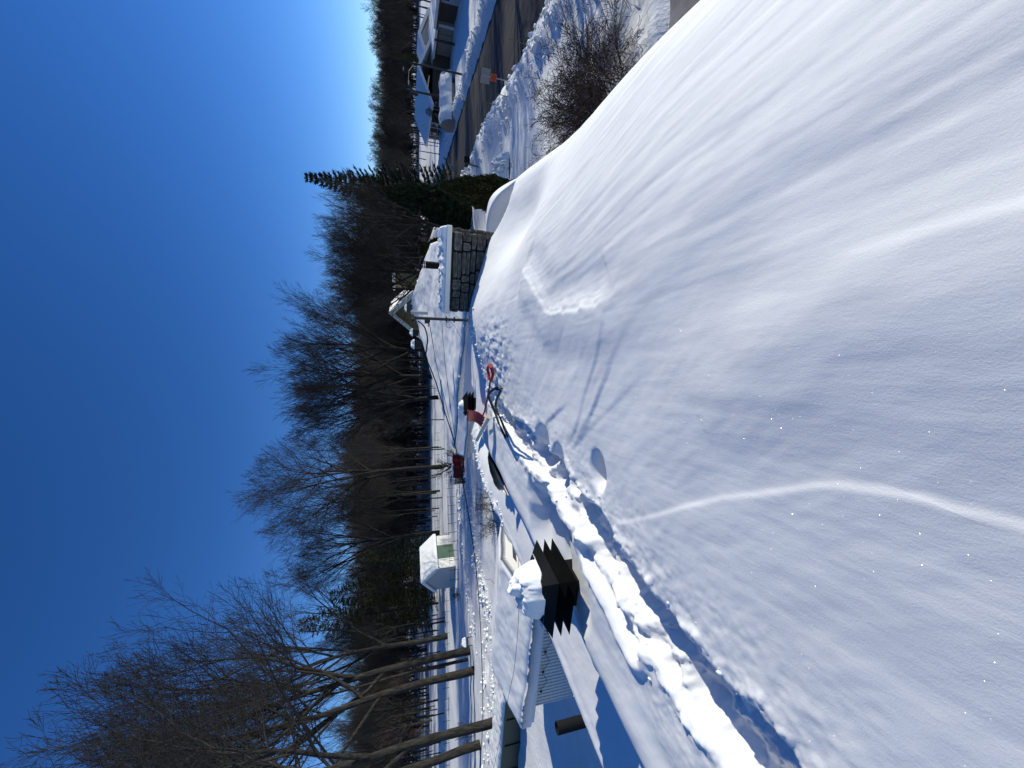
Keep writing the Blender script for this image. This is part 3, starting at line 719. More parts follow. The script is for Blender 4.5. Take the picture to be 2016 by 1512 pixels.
OAK = [L_(7, 0.40, (0.45, 0.85), (0.55, 0.76), 0.06, 0.03, 9, 9, 0.35), L_(8, 0.22, (0.40, 0.85), (0.46, 0.68), 0.17, 0.06, 8, 6, 0.22),
       L_(6, 0.18, (0.40, 0.85), (0.46, 0.68), 0.21, 0.08, 5, 4, 0.25), L_(5, 0.15, (0.35, 0.85), (0.44, 0.66), 0.24, 0.09, 4, 3, 0.35),
       L_(4, 0.15, (0.35, 0.8), (0.45, 0.7), 0.25, 0.10, 3, 3, 0.4), L_(0, 0, (0, 0), (0, 0), 0.25, 0.08, 2, 3, 0.4)]
VASE = [L_(7, 0.46, (0.28, 0.62), (0.62, 0.85), 0.05, 0.02, 8, 8, 0.4), L_(6, 0.20, (0.25, 0.55), (0.48, 0.70), 0.11, 0.05, 7, 5, 0.22),
        L_(6, 0.15, (0.25, 0.55), (0.46, 0.68), 0.13, 0.07, 5, 4, 0.25), L_(5, 0.12, (0.25, 0.55), (0.46, 0.68), 0.14, 0.08, 3, 3, 0.35),
        L_(4, 0.12, (0.25, 0.55), (0.5, 0.75), 0.15, 0.08, 2, 3, 0.4), L_(0, 0, (0, 0), (0, 0), 0.18, 0.06, 2, 3, 0.4)]
SLIM = [L_(12, 0.45, (0.35, 0.75), (0.22, 0.36), 0.03, 0.02, 8, 6, 0.25), L_(6, 0.2, (0.4, 0.8), (0.40, 0.6), 0.16, 0.08, 5, 4, 0.25),
        L_(6, 0.15, (0.35, 0.8), (0.42, 0.62), 0.2, 0.09, 3, 3, 0.3), L_(5, 0.12, (0.35, 0.8), (0.5, 0.7), 0.2, 0.09, 2, 3, 0.4), L_(0, 0, (0, 0), (0, 0), 0.2, 0.08, 2, 3, 0.4)]
PROTO = {}
def proto(key, seed, H, r0, spec, **kw):
    PROTO[key] = tree_meshes(grow(seed, H, r0, spec, **kw), 1)
proto('oakA', 11, 20, 0.205, OAK, trunk_frac=0.60)
proto('oakB', 24, 20, 0.20, OAK, trunk_frac=0.62)
proto('oakC', 37, 20, 0.205, OAK, trunk_frac=0.58, lean=(-0.06, 0))
proto('vaseA', 5, 20, 0.21, VASE, trunk_frac=0.50)
proto('vaseB', 8, 20, 0.19, VASE, trunk_frac=0.52)
proto('vaseC', 15, 20, 0.20, VASE, trunk_frac=0.46, lean=(0.04, 0))
proto('slimA', 3, 20, 0.13, SLIM, trunk_frac=0.86)
proto('slimB', 6, 20, 0.12, SLIM, trunk_frac=0.84, lean=(0.05, 0.02))
def plant(key, p, H, label, name='bare_tree', cat='tree', group=None, rz=None, bark=None, twig=None, wide=1.0, lean=0.0):
    tm, cm, zm = PROTO[key]; k = H / zm
    o = thing(name, (p[0], p[1], p[2]), label, cat, random.uniform(0, 6.28) if rz is None else rz, group)
    for nm, me, mt in (('trunk', tm, bark or BARK), ('crown', cm, twig or TWIG)):
        c = bpy.data.objects.new(nm, me); COL.objects.link(c); c.parent = o
        if not me.materials: me.materials.append(mt)
        c.material_slots[0].link = 'OBJECT'; c.material_slots[0].material = mt
    o.scale = (k * wide, k * wide, k)
    if lean: o.rotation_euler = (0, lean, o.rotation_euler[2])
    return o
def base_pt(u, v=None, t=None):
    p = on_level(u, v, 0.3) if v is not None else stand(u, t)
    p[2] = gz(p[0], p[1]) - 0.1; return p
def tree_px(key, u, v, top, label, t=None, **kw):
    p = base_pt(u, v, t); H = top_height(p[1], top) - p[2]
    return plant(key, p, H, label, **kw)
G1 = 'big bare trees in the left yard'
tree_px('oakA', 231, 925, 150, 'tall thick bare tree at left, forking high above the snow capped chair', group=G1, rz=0.4, wide=1.15)
tree_px('slimA', 214, 921, 330, 'slender bare tree close beside the tall thick tree at left', group=G1, rz=1.0)
tree_px('oakB', 193, 932, 40, 'stout dark bare tree just left of the slender one', group=G1, rz=2.2, wide=1.15)
tree_px('vaseB', 260, 882, 370, 'bare tree forked near its base behind the tall thick tree', group=G1, wide=1.2)
tree_px('oakC', 100, 996, -40, 'nearest bare tree leaning out at the end of the green container', group=G1, rz=0.2, wide=1.1)
tree_px('oakB', 46, 942, 30, 'bare tree beyond the footpath near the left edge', group=G1, rz=4.0, wide=1.15)
tree_px('oakA', -25, 990, 40, 'bare tree cut by the left edge of the frame', group=G1, rz=3.0)
G2 = 'bare trees standing behind the field and roofs'
tree_px('oakA', 593, 872, 470, 'broad dark bare tree behind the woodpile with wide rounded crown', group=G2, rz=5.0, bark=BARKD, twig=TWIGD, wide=1.25)
tree_px('slimB', 546, 868, 520, 'straight bare tree left of the broad dark one', group=G2, bark=BARKD, wide=1.2)
tree_px('vaseA', 464, 866, 520, 'vase shaped bare tree right of the white shed', group=G2, rz=1.0, wide=1.35)
tree_px('slimB', 512, 866, 610, 'thin leaning tree behind the field fence', group=G2, rz=3.2, lean=-0.09)
tree_px('vaseB', 822, None, 540, 'bare tree rising behind the dark roof vents', t=48, group=G2, rz=2.0, bark=BARKD, twig=TWIGD, wide=1.3)
tree_px('vaseA', 768, None, 495, 'tallest bare tree in the middle, behind the neighbour roof', t=50, group=G2, rz=0.0, bark=BARKD, twig=TWIGD, wide=1.25)
tree_px('vaseC', 734, None, 560, 'bare tree with a low fork behind the neighbour roof edge', t=47, group=G2, rz=4.0, bark=BARKD, twig=TWIGD, wide=1.3)
tree_px('slimA', 686, None, 690, 'thin crooked bare tree left of the tallest middle one', t=50, group=G2, bark=BARKD, twig=TWIGD)
tree_px('vaseC', 1048, None, 610, 'bare tree leaning right beside the spruce', t=36, group=G2, rz=0.0, lean=0.06, bark=BARKD, twig=TWIGD, wide=0.85)
tree_px('oakB', 1002, None, 620, 'spreading bare tree right behind the stone chimney', t=40, group=G2, rz=1.3, bark=BARKD, twig=TWIGD, wide=1.3)
tree_px('vaseA', 975, None, 585, 'bare tree directly above the chimney flue pipe', t=44, group=G2, rz=2.3, bark=BARKD, twig=TWIGD, wide=1.3)
tree_px('oakC', 935, None, 605, 'bare tree with snow on its low limbs by the yellow gable', t=42, group=G2, rz=0.9, bark=BARKD, twig=TWIGD, wide=1.2)
tree_px('vaseB', 890, None, 650, 'bare tree left of the yellow gable', t=58, group=G2, rz=0.5, bark=BARKD, twig=TWIGD)
def row(t_, a, b): return 'front' if t_ < a else ('middle' if t_ < b else 'back')
def near(u, lm): return next(n for lim, n in lm if u < lim)
LM1 = [(30, 'at the left edge'), (90, 'behind the green container'), (150, 'left of the stout tree'), (210, 'behind the stout tree'), (270, 'behind the tall thick tree'), (330, 'left of the hemlocks'), (390, 'behind the hemlocks'), (440, 'behind the white shed'), (480, 'by the vase shaped tree'), (530, 'behind the green post'), (580, 'left of the broad dark tree'), (630, 'right of the broad dark tree'), (9e9, 'above the neighbour porch roof')]
LM2 = [(720, 'left of the low forked tree'), (780, 'behind the tallest middle tree'), (850, 'behind the dark roof vents'), (910, 'behind the yellow gable'), (980, 'above the chimney'), (1060, 'right of the flue pipe'), (9e9, 'behind the spruce')]
LM3 = [(1260, 'right of the spruce'), (1310, 'above the covered trailer'), (1350, 'above the black utility pole'), (1400, 'above the street lamp'), (1460, 'above the tan garage'), (1520, 'at the right edge'), (9e9, 'out beyond the right edge')]
G3 = 'slim bare trees along the edge of the wood'
rr = random.Random(2)
for i in range(64):
    u = rr.uniform(-40, 660); t_ = rr.uniform(62, 112)
    p = base_pt(u, None, t_); plant(rr.choice(('slimA', 'slimB', 'slimA', 'vaseB')), p, rr.uniform(17, 24), 'slim bare tree in the ' + row(t_, 78, 95) + ' row of the wood, ' + near(u, LM1), group=G3, wide=0.85)
for i in range(15):
    u = rr.uniform(660, 1150); t_ = rr.uniform(62, 95)
    p = base_pt(u, None, t_); plant(rr.choice(('slimA', 'slimB')), p, rr.uniform(13, 18), 'dark slim bare tree ' + near(u, LM2) + ', ' + row(t_, 73, 84) + ' row of the wood', group='dark slim trees behind the neighbour roofs', bark=BARKD, twig=TWIGD)
G4 = 'bare trees beyond the houses across the road'
for i in range(34):
    u = rr.uniform(1190, 1640); t_ = rr.uniform(82, 125)
    p = base_pt(u, None, t_); plant(rr.choice(('vaseA', 'vaseB', 'slimA', 'oakB')), p, rr.uniform(11, 15.5), 'bare tree silhouetted ' + near(u, LM3) + ', ' + row(t_, 96, 110) + ' row across the road', group=G4, bark=BARKD, twig=TWIGD)
tree_px('vaseB', 1500, None, 700, 'bare tree rising above the others at the right edge', t=62, group=G4, rz=1.0, bark=BARKD, twig=TWIGD)
# trees to the right whose shadows stripe the road and the yard
G5 = 'roadside trees whose shadows cross the road'
for i, (x, y, H, key) in enumerate([(25.5, 13.6, 12, 'vaseA'), (39, 24, 15, 'oakA'), (44, 30, 15, 'vaseB'), (50, 21, 16, 'oakB'), (41, 36, 14, 'vaseA'), (58, 34, 17, 'oakA'), (52, 43, 14, 'vaseC'), (62, 27, 17, 'oakC'), (66, 46, 16, 'vaseA'), (49, 16, 14, 'vaseC'), (72, 38, 18, 'oakB'), (60, 55, 15, 'oakB'), (75, 60, 16, 'oakA'), (80, 52, 18, 'vaseB')]):
    plant(key, (x, y, gz(x, y) - 0.1), H, ['bare tree whose shadow falls across the tangled shrub', 'bare roadside tree casting long shadows over the road', 'bare roadside tree casting long shadows over the road'][min(i, 2)], group=G5, bark=BARKD, twig=TWIGD)

# the far wood: one mass of bare trees
FARC = bpy.data.collections.new('far_wood_trees')
FSPEC = [L_(15, 0.10, (0.35, 0.8), (0.30, 0.46), 0.03, 0.02, 6, 4, 0.25), L_(7, 0.15, (0.35, 0.8), (0.40, 0.6), 0.16, 0.09, 3, 3, 0.25),
         L_(6, 0.12, (0.35, 0.8), (0.45, 0.65), 0.2, 0.1, 2, 3, 0.3), L_(4, 0.12, (0.3, 0.8), (0.5, 0.7), 0.2, 0.1, 1, 3, 0.4), L_(0, 0, (0, 0), (0, 0), 0.2, 0.1, 1, 3, 0.4)]
for i in range(4):
    V, F = tube_arrays([(l, p, [max(x, 0.016) for x in r_], k) for l, p, r_, k in grow(60 + i, 20, 0.22, FSPEC, trunk_frac=0.8)])
    o = mesh_arr('far_tree', V, F, WOODT); COL.objects.unlink(o); FARC.objects.link(o)
pts = []
rr = random.Random(9)
for i in range(1700):
    u = rr.uniform(-250, 1800); t_ = rr.choice((rr.uniform(100, 130), rr.uniform(105, 160), rr.uniform(140, 230), rr.uniform(200, 330)))
    if u < 480 and t_ < 135 and i % 5 < 3: continue
    if u > 1130 and t_ < 175: t_ += 90
    p = stand(u, t_)
    pts.append((p[0], p[1], gz(p[0], p[1]) - 0.3))
fw = mesh_arr('far_wood', np.array(pts), np.zeros((0, 3), int), WOODT)
tag(fw, 'dense brown leafless wood on the horizon', None, kind='stuff')
ng = bpy.data.node_groups.new('wood', 'GeometryNodeTree')
ng.interface.new_socket('Geometry', in_out='INPUT', socket_type='NodeSocketGeometry'); ng.interface.new_socket('Geometry', in_out='OUTPUT', socket_type='NodeSocketGeometry')
gi, go = ng.nodes.new('NodeGroupInput'), ng.nodes.new('NodeGroupOutput')
ci = ng.nodes.new('GeometryNodeCollectionInfo'); ci.inputs['Collection'].default_value = FARC
ci.inputs['Separate Children'].default_value = True; ci.inputs['Reset Children'].default_value = True
ip = ng.nodes.new('GeometryNodeInstanceOnPoints'); ip.inputs['Pick Instance'].default_value = True
rv = ng.nodes.new('FunctionNodeRandomValue'); rv.data_type = 'FLOAT_VECTOR'; rv.inputs['Max'].default_value = (0.06, 0.06, 6.28)
rs_ = ng.nodes.new('FunctionNodeRandomValue'); rs_.data_type = 'FLOAT'
for s_ in rs_.inputs:
    if s_.name == 'Min' and s_.type == 'VALUE': s_.default_value = 0.72
    if s_.name == 'Max' and s_.type == 'VALUE': s_.default_value = 1.3
rs_.inputs['Seed'].default_value = 4
ng.links.new(gi.outputs[0], ip.inputs['Points']); ng.links.new(ci.outputs[0], ip.inputs['Instance'])
ng.links.new(rv.outputs[0], ip.inputs['Rotation'])
ng.links.new([s_ for s_ in rs_.outputs if s_.type == 'VALUE'][0], ip.inputs['Scale'])
ng.links.new(ip.outputs[0], go.inputs[0])
md = fw.modifiers.new('wood', 'NODES'); md.node_group = ng

# conifers
def blades(C, D_, L, Wd, seed=0):
    """needle sprays: one slim four-sided leaf each. C centres, D directions"""
    g = np.random.default_rng(seed); n = len(C)
    D_ = D_ / (np.linalg.norm(D_, axis=1, keepdims=True) + 1e-9)
    X = np.cross(D_, g.normal(size=(n, 3))); X /= np.linalg.norm(X, axis=1, keepdims=True) + 1e-9
    L = np.asarray(L).reshape(-1, 1) * g.uniform(0.7, 1.3, (n, 1)); Wd = np.asarray(Wd).reshape(-1, 1) * g.uniform(0.7, 1.3, (n, 1))
    v = np.stack([C, C + D_ * L * 0.45 + X * Wd * 0.5, C + D_ * L, C + D_ * L * 0.45 - X * Wd * 0.5], 1).reshape(-1, 3)
    return v, np.arange(n * 4).reshape(n, 4)
def conifer(seed, H, rad, droop=0.1, tipup=0.5, nbr=150, per=70, blade=(0.28, 0.08), r_pow=0.9, base=0.04, whorl=0):
    g = np.random.default_rng(seed); C, D_, br = [], [], []
    for i in range(nbr):
        f = (i + g.uniform(0, 1)) / nbr if not whorl else (i // whorl + 0.5 + g.uniform(-.12, .12)) / (nbr // whorl)                      # 0 top .. 1 bottom
        z = H * (1 - f * (1 - base)); L = rad * (0.06 + f ** r_pow) * g.uniform(0.75, 1.12); az = i * 2.39996 + g.uniform(-.3, .3)
        t = np.linspace(0, 1, 5); rr_ = L * t; zz = z + L * (0.25 * (1 - f) * t - droop * f * t + tipup * 0.35 * t ** 3)
        pts_ = np.stack([rr_ * math.cos(az), rr_ * math.sin(az), zz], 1)
        br.append((1, [tuple(p) for p in pts_], list(np.linspace(0.035 * (0.4 + f), 0.008, 5)), 3))
        n = max(10, int(per * (0.15 + f)))
        a = g.uniform(0.12, 1, n) ** 0.8; k = a * 4; j = np.minimum(k.astype(int), 3); fr = (k - j)[:, None]
        p = pts_[j] * (1 - fr) + pts_[j + 1] * fr; d = pts_[j + 1] - pts_[j]; d /= np.linalg.norm(d, axis=1, keepdims=True)
        side = np.stack([-math.sin(az) * np.ones(n), math.cos(az) * np.ones(n), np.zeros(n)], 1) * g.normal(0, 1, (n, 1))
        off = side * (L * 0.16 * (1.1 - a))[:, None]
        C.append(p + off + g.normal(0, 0.03, (n, 3))); D_.append(d + side * 0.7 + g.normal(0, 0.3, (n, 3)) + np.array([0, 0, 0.1]))
    V, F = blades(np.concatenate(C), np.concatenate(D_), blade[0], blade[1], seed)
    fo = mesh_arr('foliage', V, F); fm = fo.data; bpy.data.objects.remove(fo)
    br.append((0, [(0, 0, -0.4), (0, 0, H * .5), (0, 0, H)], [H * 0.012, H * 0.007, 0.01], 7))
    V, F = tube_arrays(br); to = mesh_arr('trunk', V, F); tm = to.data; bpy.data.objects.remove(to)
    return tm, fm, H
def plant_c(name, meshes, p, H, label, foli, wide=1.0, rz=0.0, lean=0.0, group=None):
    tm, fm, h = meshes; k = H / h
    o = thing(name, p, label, 'tree', rz, group); o.scale = (k * wide, k * wide, k); o.rotation_euler = (0, lean, rz)
    for nm, me, mt in (('trunk', tm, BARKD), ('foliage', fm, foli)):
        c = bpy.data.objects.new(nm, me); COL.objects.link(c); c.parent = o
        if not me.materials: me.materials.append(mt)
        c.material_slots[0].link = 'OBJECT'; c.material_slots[0].material = mt
    return o
SPR = conifer(3, 20, 4.1, droop=0.06, tipup=0.75, nbr=224, per=120, blade=(0.40, 0.12), r_pow=1.1, whorl=7)
HEM = conifer(5, 16, 4.2, droop=0.22, tipup=0.1, nbr=190, per=95, blade=(0.40, 0.11), r_pow=0.6, base=0.10)
p = base_pt(1118, None, 47); plant_c('spruce_tree', SPR, p, top_height(p[1], 600) - p[2], 'tall dark spruce with upswept branches beside the road', NEEDLE, 1.15, 0.4, 0.02)
for i, (u, t_, top, w_, lab) in enumerate([(430, 66, 700, 0.8, 'dark hemlock directly behind the white shed'), (370, 68, 650, 0.9, 'olive green hemlock left of the white shed'), (325, 75, 590, 0.8, 'tallest hemlock among the bare trees behind the white shed'), (1385, 75, 755, 0.6, 'dark pine standing beyond the long house across the road'), (445, 57, 838, 1.4, 'small dark evergreen right of the white shed')]):
    p = base_pt(u, None, t_); plant_c('evergreen_tree', HEM if i != 3 else SPR, p, top_height(p[1], top) - p[2], lab, CEDAR if i in (1, 2) else NEEDLE, w_, i * 1.3, 0, 'evergreens at the wood edge' if i < 3 else None)
def arborvitae(seed, H, rad, n):
    g = np.random.default_rng(seed); f = g.uniform(0, 1, n) ** 0.9; z = H * f
    env = rad * np.clip(np.sin(np.clip(1.12 - f, 0, 1.12) / 1.12 * math.pi * 0.62 + 0.15), 0.05, 1) ** 0.8 * np.clip((1.03 - f) * 3.2, 0, 1)
    az = g.uniform(0, 6.283, n); fl = 1 + 0.22 * np.sin(az * 5 + z * 1.3) * np.sin(az * 3 - z * 2.1) + 0.12 * np.sin(az * 11 + z * 3)
    rr_ = env * fl * g.uniform(0.6, 1.0, n) ** 0.5
    C = np.stack([rr_ * np.cos(az), rr_ * np.sin(az), z], 1); D_ = np.stack([np.cos(az) * 0.45, np.sin(az) * 0.45, np.ones(n)], 1) + g.normal(0, 0.3, (n, 3))
    V, F = blades(C, D_, H * 0.06, H * 0.018, seed); fo = mesh_arr('foliage', V, F); fm = fo.data; bpy.data.objects.remove(fo)
    V, F = tube_arrays([(0, [(0, 0, -0.3), (0, 0, H * .9)], [rad * .14, .01], 6)] + [(0, [(0, 0, H * a), (rad * .5 * math.cos(a * 40), rad * .5 * math.sin(a * 40), H * (a + .1))], [.03, .01], 4) for a in np.linspace(0.05, 0.8, 30)])
    to = mesh_arr('trunk', V, F); tm = to.data; bpy.data.objects.remove(to); return tm, fm, H
AR1 = arborvitae(4, 4.6, 0.85, 15000); AR2 = arborvitae(9, 9, 1.5, 15000)
p = stand(1121, 20.5, 0.3); plant_c('arborvitae', AR1, p, top_height(p[1], 872) - p[2], 'clipped narrow arborvitae at the far corner of the foreground house', CEDAR, 0.84)
p = stand(1112, 40, 0.3); plant_c('arborvitae', AR2, p, top_height(p[1], 748) - p[2], 'tall dark column of arborvitae in front of the spruce', NEEDLE, 0.72, 1.0)
p = stand(1086, 38, 0.3); plant_c('arborvitae', AR2, p, top_height(p[1], 832) - p[2], 'rounded dark evergreen bush left of the tall arborvitae', NEEDLE, 1.5, 2.0)
p = stand(1010, 34, 0.3); plant_c('arborvitae', AR2, p, top_height(p[1], 830) - p[2], 'olive evergreen bush showing above the chimney cap', CEDAR, 1.4, 2.4)
p = stand(1285, 60, 0.3); plant_c('evergreen_bush', HEM, p, top_height(p[1], 838) - p[2], 'dark rounded evergreen bush beside the tarp covered trailer', NEEDLE, 1.5, 0.4)

# shrubs
def shrub(seed, n, H, spread, spec):
    rr = random.Random(seed); out = []
    for i in range(n):
        a = rr.uniform(0, 6.283); l = rr.uniform(0.2, 1.0) * spread
        br_ = grow(seed * 100 + i, H * rr.uniform(0.7, 1.2), 0.014, spec, lean=(l * math.cos(a), l * math.sin(a)), trunk_frac=1.0)
        ox, oy = rr.uniform(-.5, .5), rr.uniform(-.5, .5)
        out += [(lv, [(q[0] + ox, q[1] + oy, q[2] + .2) for q in pts_], [max(x, 0.0028) for x in r_], k) for lv, pts_, r_, k in br_]
    return tube_arrays(out)
CSP = [L_(6, 0.25, (0.3, 0.9), (0.35, 0.6), 0.18, -0.05, 7, 4, 0.4), L_(5, 0.15, (0.4, 1.0), (0.35, 0.6), 0.26, -0.04, 5, 3, 0.4), L_(3, 0.1, (0.4, 1.0), (0.4, 0.7), 0.3, -0.04, 3, 3, 0.4), L_(0, 0, (0, 0), (0, 0), 0.3, -0.02, 2, 3, 0.5)]
c = on_level(1328, 1210); o = thing('shrub', (c[0], c[1], gz(c[0], c[1]) - 0.1), 'large tangled leafless shrub on the snow below the roof edge at right', 'shrub')
V, F = shrub(3, 44, 2.3, 1.15, CSP); mesh_arr('canes', V, F, CANE, o)
c2 = on_level(1285, 1165); o = thing('shrub', (c2[0], c2[1], gz(c2[0], c2[1]) - 0.1), 'thinner leafless shrub between the tangled shrub and the roof edge', 'shrub')
V, F = shrub(5, 26, 1.9, 0.9, CSP); mesh_arr('canes', V, F, CANE, o)
for i, (u, v, H, n, lab) in enumerate([(520, 975, 1.6, 10, 'leafless shrub in the blue shade below the left eave'), (485, 985, 1.4, 9, 'smaller leafless shrub beside the snowy garage corner'), (340, 905, 1.3, 8, 'thin leafless bush in front of the white shed'), (70, 930, 1.6, 7, 'thin leafless bush beyond the green container')]):
    c = on_level(u, v); o = thing('shrub', (c[0], c[1], gz(c[0], c[1]) - 0.1), lab, 'shrub'); V, F = shrub(11 + i, n, H, 0.5, [dict(x, up=0.02) for x in CSP]); mesh_arr('canes', V, F, TWIGD, o)
# crooked apple tree by the woodpile
APP = [L_(5, 0.25, (0.6, 1.1), (0.6, 0.9), 0.2, 0.0, 6, 6, 0.5), L_(6, 0.2, (0.4, 1.0), (0.4, 0.65), 0.3, 0.02, 6, 5, 0.3), L_(6, 0.15, (0.4, 1.0), (0.4, 0.65), 0.32, 0.05, 4, 3, 0.3), L_(4, 0.1, (0.4, 0.9), (0.4, 0.7), 0.3, 0.06, 2, 3, 0.4), L_(0, 0, (0, 0), (0, 0), 0.3, 0.06, 2, 3, 0.4)]
proto('apple', 4, 6, 0.16, APP, trunk_frac=0.42, lean=(-0.3, 0))
p = base_pt(612, 908); plant('apple', p, 3.6, 'small crooked dark tree reaching over the woodpile', rz=0.0, bark=BARKD, twig=TWIGD, wide=1.15)

# ------------------------------------------------------------------ neighbour's house behind ours
def patch(name, A, B, C, D_, n, m_, mt, parent, amp=0.1, seed=0, skirt=0.35, round_=0.1):
    """snow sheet over the quad A-B (near edge) and D-C (far edge)"""
    A, B, C, D_ = [np.asarray(x, float) for x in (A, B, C, D_)]
    a, t_ = np.meshgrid(np.linspace(0, 1, n), np.linspace(0, 1, m_), indexing='ij')
    Pq = A + (B - A) * a[..., None] * (1 - t_[..., None]) + (D_ - A) * t_[..., None] * (1 - a[..., None]) + (C - A) * (a * t_)[..., None]
    e = np.minimum(np.minimum(a, 1 - a) * np.linalg.norm(B - A), np.minimum(t_, 1 - t_) * np.linalg.norm(D_ - A))
    Pq[..., 2] += amp * fbm(Pq[..., 0] * 0.35, Pq[..., 1] * 0.35, 3, seed) + amp * 0.3 * fbm(Pq[..., 0] * 1.5, Pq[..., 1] * 1.5, 3, seed + 5) + amp * 0.12 * fbm(Pq[..., 0] * 5, Pq[..., 1] * 5, 2, seed + 6)
    Pq[..., 2] -= round_ * (1 - np.sqrt(np.clip(1 - (1 - np.clip(e / (2.2 * round_), 0, 1)) ** 2, 0, 1)))
    V = Pq.reshape(-1, 3); i = np.arange(n * m_).reshape(n, m_)
    F = np.stack([i[:-1, :-1], i[1:, :-1], i[1:, 1:], i[:-1, 1:]], -1).reshape(-1, 4)
    bd = np.concatenate([i[:, 0], i[-1, 1:], i[-2::-1, -1], i[0, -2:0:-1]])
    low = V[bd].copy(); low[:, 2] -= skirt; ib = np.arange(len(bd)) + len(V)
    V = np.concatenate([V, low]); F = np.concatenate([F, np.stack([np.roll(bd, -1), np.roll(ib, -1), ib, bd], -1)])
    return mesh_arr(name, V, F, mt, parent)
def walls(name, poly, z_top, parent, mt, inset=0.35, drop=0.3):
    """vertical walls under a roof outline; poly 3d corners, tops follow them"""
    c = np.mean([np.asarray(p)[:2] for p in poly], 0); m_ = MB(); tops = []
    for p in poly:
        p = np.asarray(p, float); d = c - p[:2]; d = d / np.linalg.norm(d); q = p[:2] + d * inset; tops.append((q[0], q[1], p[2] - drop))
    vt = [m_.bm.verts.new(p) for p in tops]; vb = [m_.bm.verts.new((p[0], p[1], -0.2)) for p in tops]
    for i in range(len(vt)):
        k = (i + 1) % len(vt); m_.bm.faces.new((vt[i], vt[k], vb[k], vb[i]))
    m_.bm.faces.new(vt); return m_.done(name, mt, parent)
NB = thing('house', (0, 0, 0), 'neighbour house with a broad low snow covered roof behind ours', 'house')
nB, nC, nR, nA = D(628, 890, 24.5), D(1060, 930, 16.5), D(1034, 846, 27), D(915, 808, 34)
patch('roof_snow', nB, nC, nR, nA, 110, 110, SNOW, NB, 0.20, 21, 0.4, 0.16)
walls('wall', [nB, nC, nR, nA], None, NB, GREY, 0.6, 0.45)
l1, l2, l3, l4 = D(612, 912, 20.0), D(706, 922, 16.6), D(716, 903, 18.0), D(618, 894, 22.5)
patch('drift_snow', nB + np.array([.3, -3.2, -1.6]), nC + np.array([-2.5, -2.6, -1.5]), nC + np.array([0, .4, -.15]), nB + np.array([.2, .4, -.15]), 70, 30, SNOW, NB, 0.22, 27, 1.5, 0.1)
patch('porch_snow', l1, l2, l3, l4, 40, 30, SNOW, NB, 0.08, 31, 0.14, 0.06)
walls('porch_wall', [l1, l2, l3, l4], None, NB, WHITE, 0.25, 0.22)
d_ = (l2 - l1) / np.linalg.norm(l2 - l1); nrm2 = np.array([-d_[1], d_[0], 0])
b = MB(); q0, q1 = l1 - d_ * .05, l2 + d_ * .05; off = Vector((0, 0, -0.14))
b.prism([Vector(q0) + off, Vector(q1) + off, Vector(q1) + off + Vector((0, 0, -0.2)), Vector(q0) + off + Vector((0, 0, -0.2))], Vector(nrm2) * 0.05); b.done('fascia', CREAM, NB)
sb = MB()
for k in range(9):
    zz = l1[2] - 0.5 - k * 0.2; e0 = Vector(l1) + Vector(nrm2) * 0.2 + Vector((d_[0], d_[1], 0)) * .3; e1 = Vector(l2) + Vector(nrm2) * 0.2 - Vector((d_[0], d_[1], 0)) * .3
    e0.z = e1.z = zz
    o = MB().prism([e0, e1, e1 + Vector((0, 0, .185)), e0 + Vector((0, 0, .185))], Vector(nrm2) * 0.04).done('siding_board', WHITE, NB)
def roof_vent_box(u, v, t_, sz):
    p = D(u, v, t_); b = MB(); b.box((p[0], p[1], p[2]), (sz, sz, sz * 0.9), bevel=0.02); o = b.done('roof_vent', DARKM, NB)
    for k in range(4):
        MB().box((p[0] - sz * .0, p[1] - sz * 0.55, p[2] - sz * 0.36 + k * sz * 0.24), (sz * 1.02, sz * 0.12, 0.02), Matrix.Rotation(0.5, 3, 'X')).done('louvre', BLACK, o)
    s_ = snow_slab('snow_cap', sz * 1.2, sz * 1.2, sz * 0.45, 14, 14, o, SNOW, int(u), (p[0], p[1], p[2] + sz * 0.45), 0.1, 0.3)
roof_vent_box(857, 818, 26, 0.42)
roof_vent_box(834, 823, 26, 0.55)
p = D(896, 832, 22); b = MB(); b.lathe([(0.10, 0), (0.10, 0.85), (0.13, 0.86), (0.13, 0.95), (0.05, 1.0)], 12, Matrix.Translation(Vector(p) + Vector((0, 0, -0.3)))); b.done('flue_pipe', GALV, NB)
p = D(905, 806, 24); b = MB(); b.box((p[0], p[1], p[2]), (0.42, 0.35, 0.35)); o = b.done('chimney_cap', DARKM, NB)
snow_slab('snow_cap', .5, .42, .14, 12, 12, o, SNOW, 6, (p[0], p[1], p[2] + 0.17), 0.05, 0.2)

# yellow gable house behind
YH = thing('house', (0, 0, 0), 'yellow gabled house rising behind the neighbour roof', 'house')
ya, yb, yc = D(896, 772, 45), D(940, 822, 45), D(852, 826, 45)
dy_ = Vector((0.35, 0.94, 0)) * 9
b = MB(); b.prism([Vector(ya), Vector(yb), Vector((yb[0], yb[1], 0)), Vector((yc[0], yc[1], 0)), Vector(yc)], dy_); b.done('wall', YELLOW, YH)
for e, nm in ((yb, 1), (yc, -1)):
    a_, e_ = Vector(ya), Vector(e); d2 = (e_ - a_); e2 = e_ + d2 * 0.14; o_ = -dy_ * 0.05
    MB().prism([a_ + Vector((0, 0, .04)) + o_, e2 + Vector((0, 0, .04)) + o_, e2 + Vector((0, 0, .42)) + o_, a_ + Vector((0, 0, .42)) + o_], dy_ * 1.1).done('roof_snow', SNOWG, YH)
    MB().prism([a_ + Vector((0, 0, -.28)) + o_ * 1.1, e2 + Vector((0, 0, -.28)) + o_ * 1.1, e2 + Vector((0, 0, .04)) + o_ * 1.1, a_ + Vector((0, 0, .04)) + o_ * 1.1], dy_ * 0.02).done('rake_board', WHITE, YH)
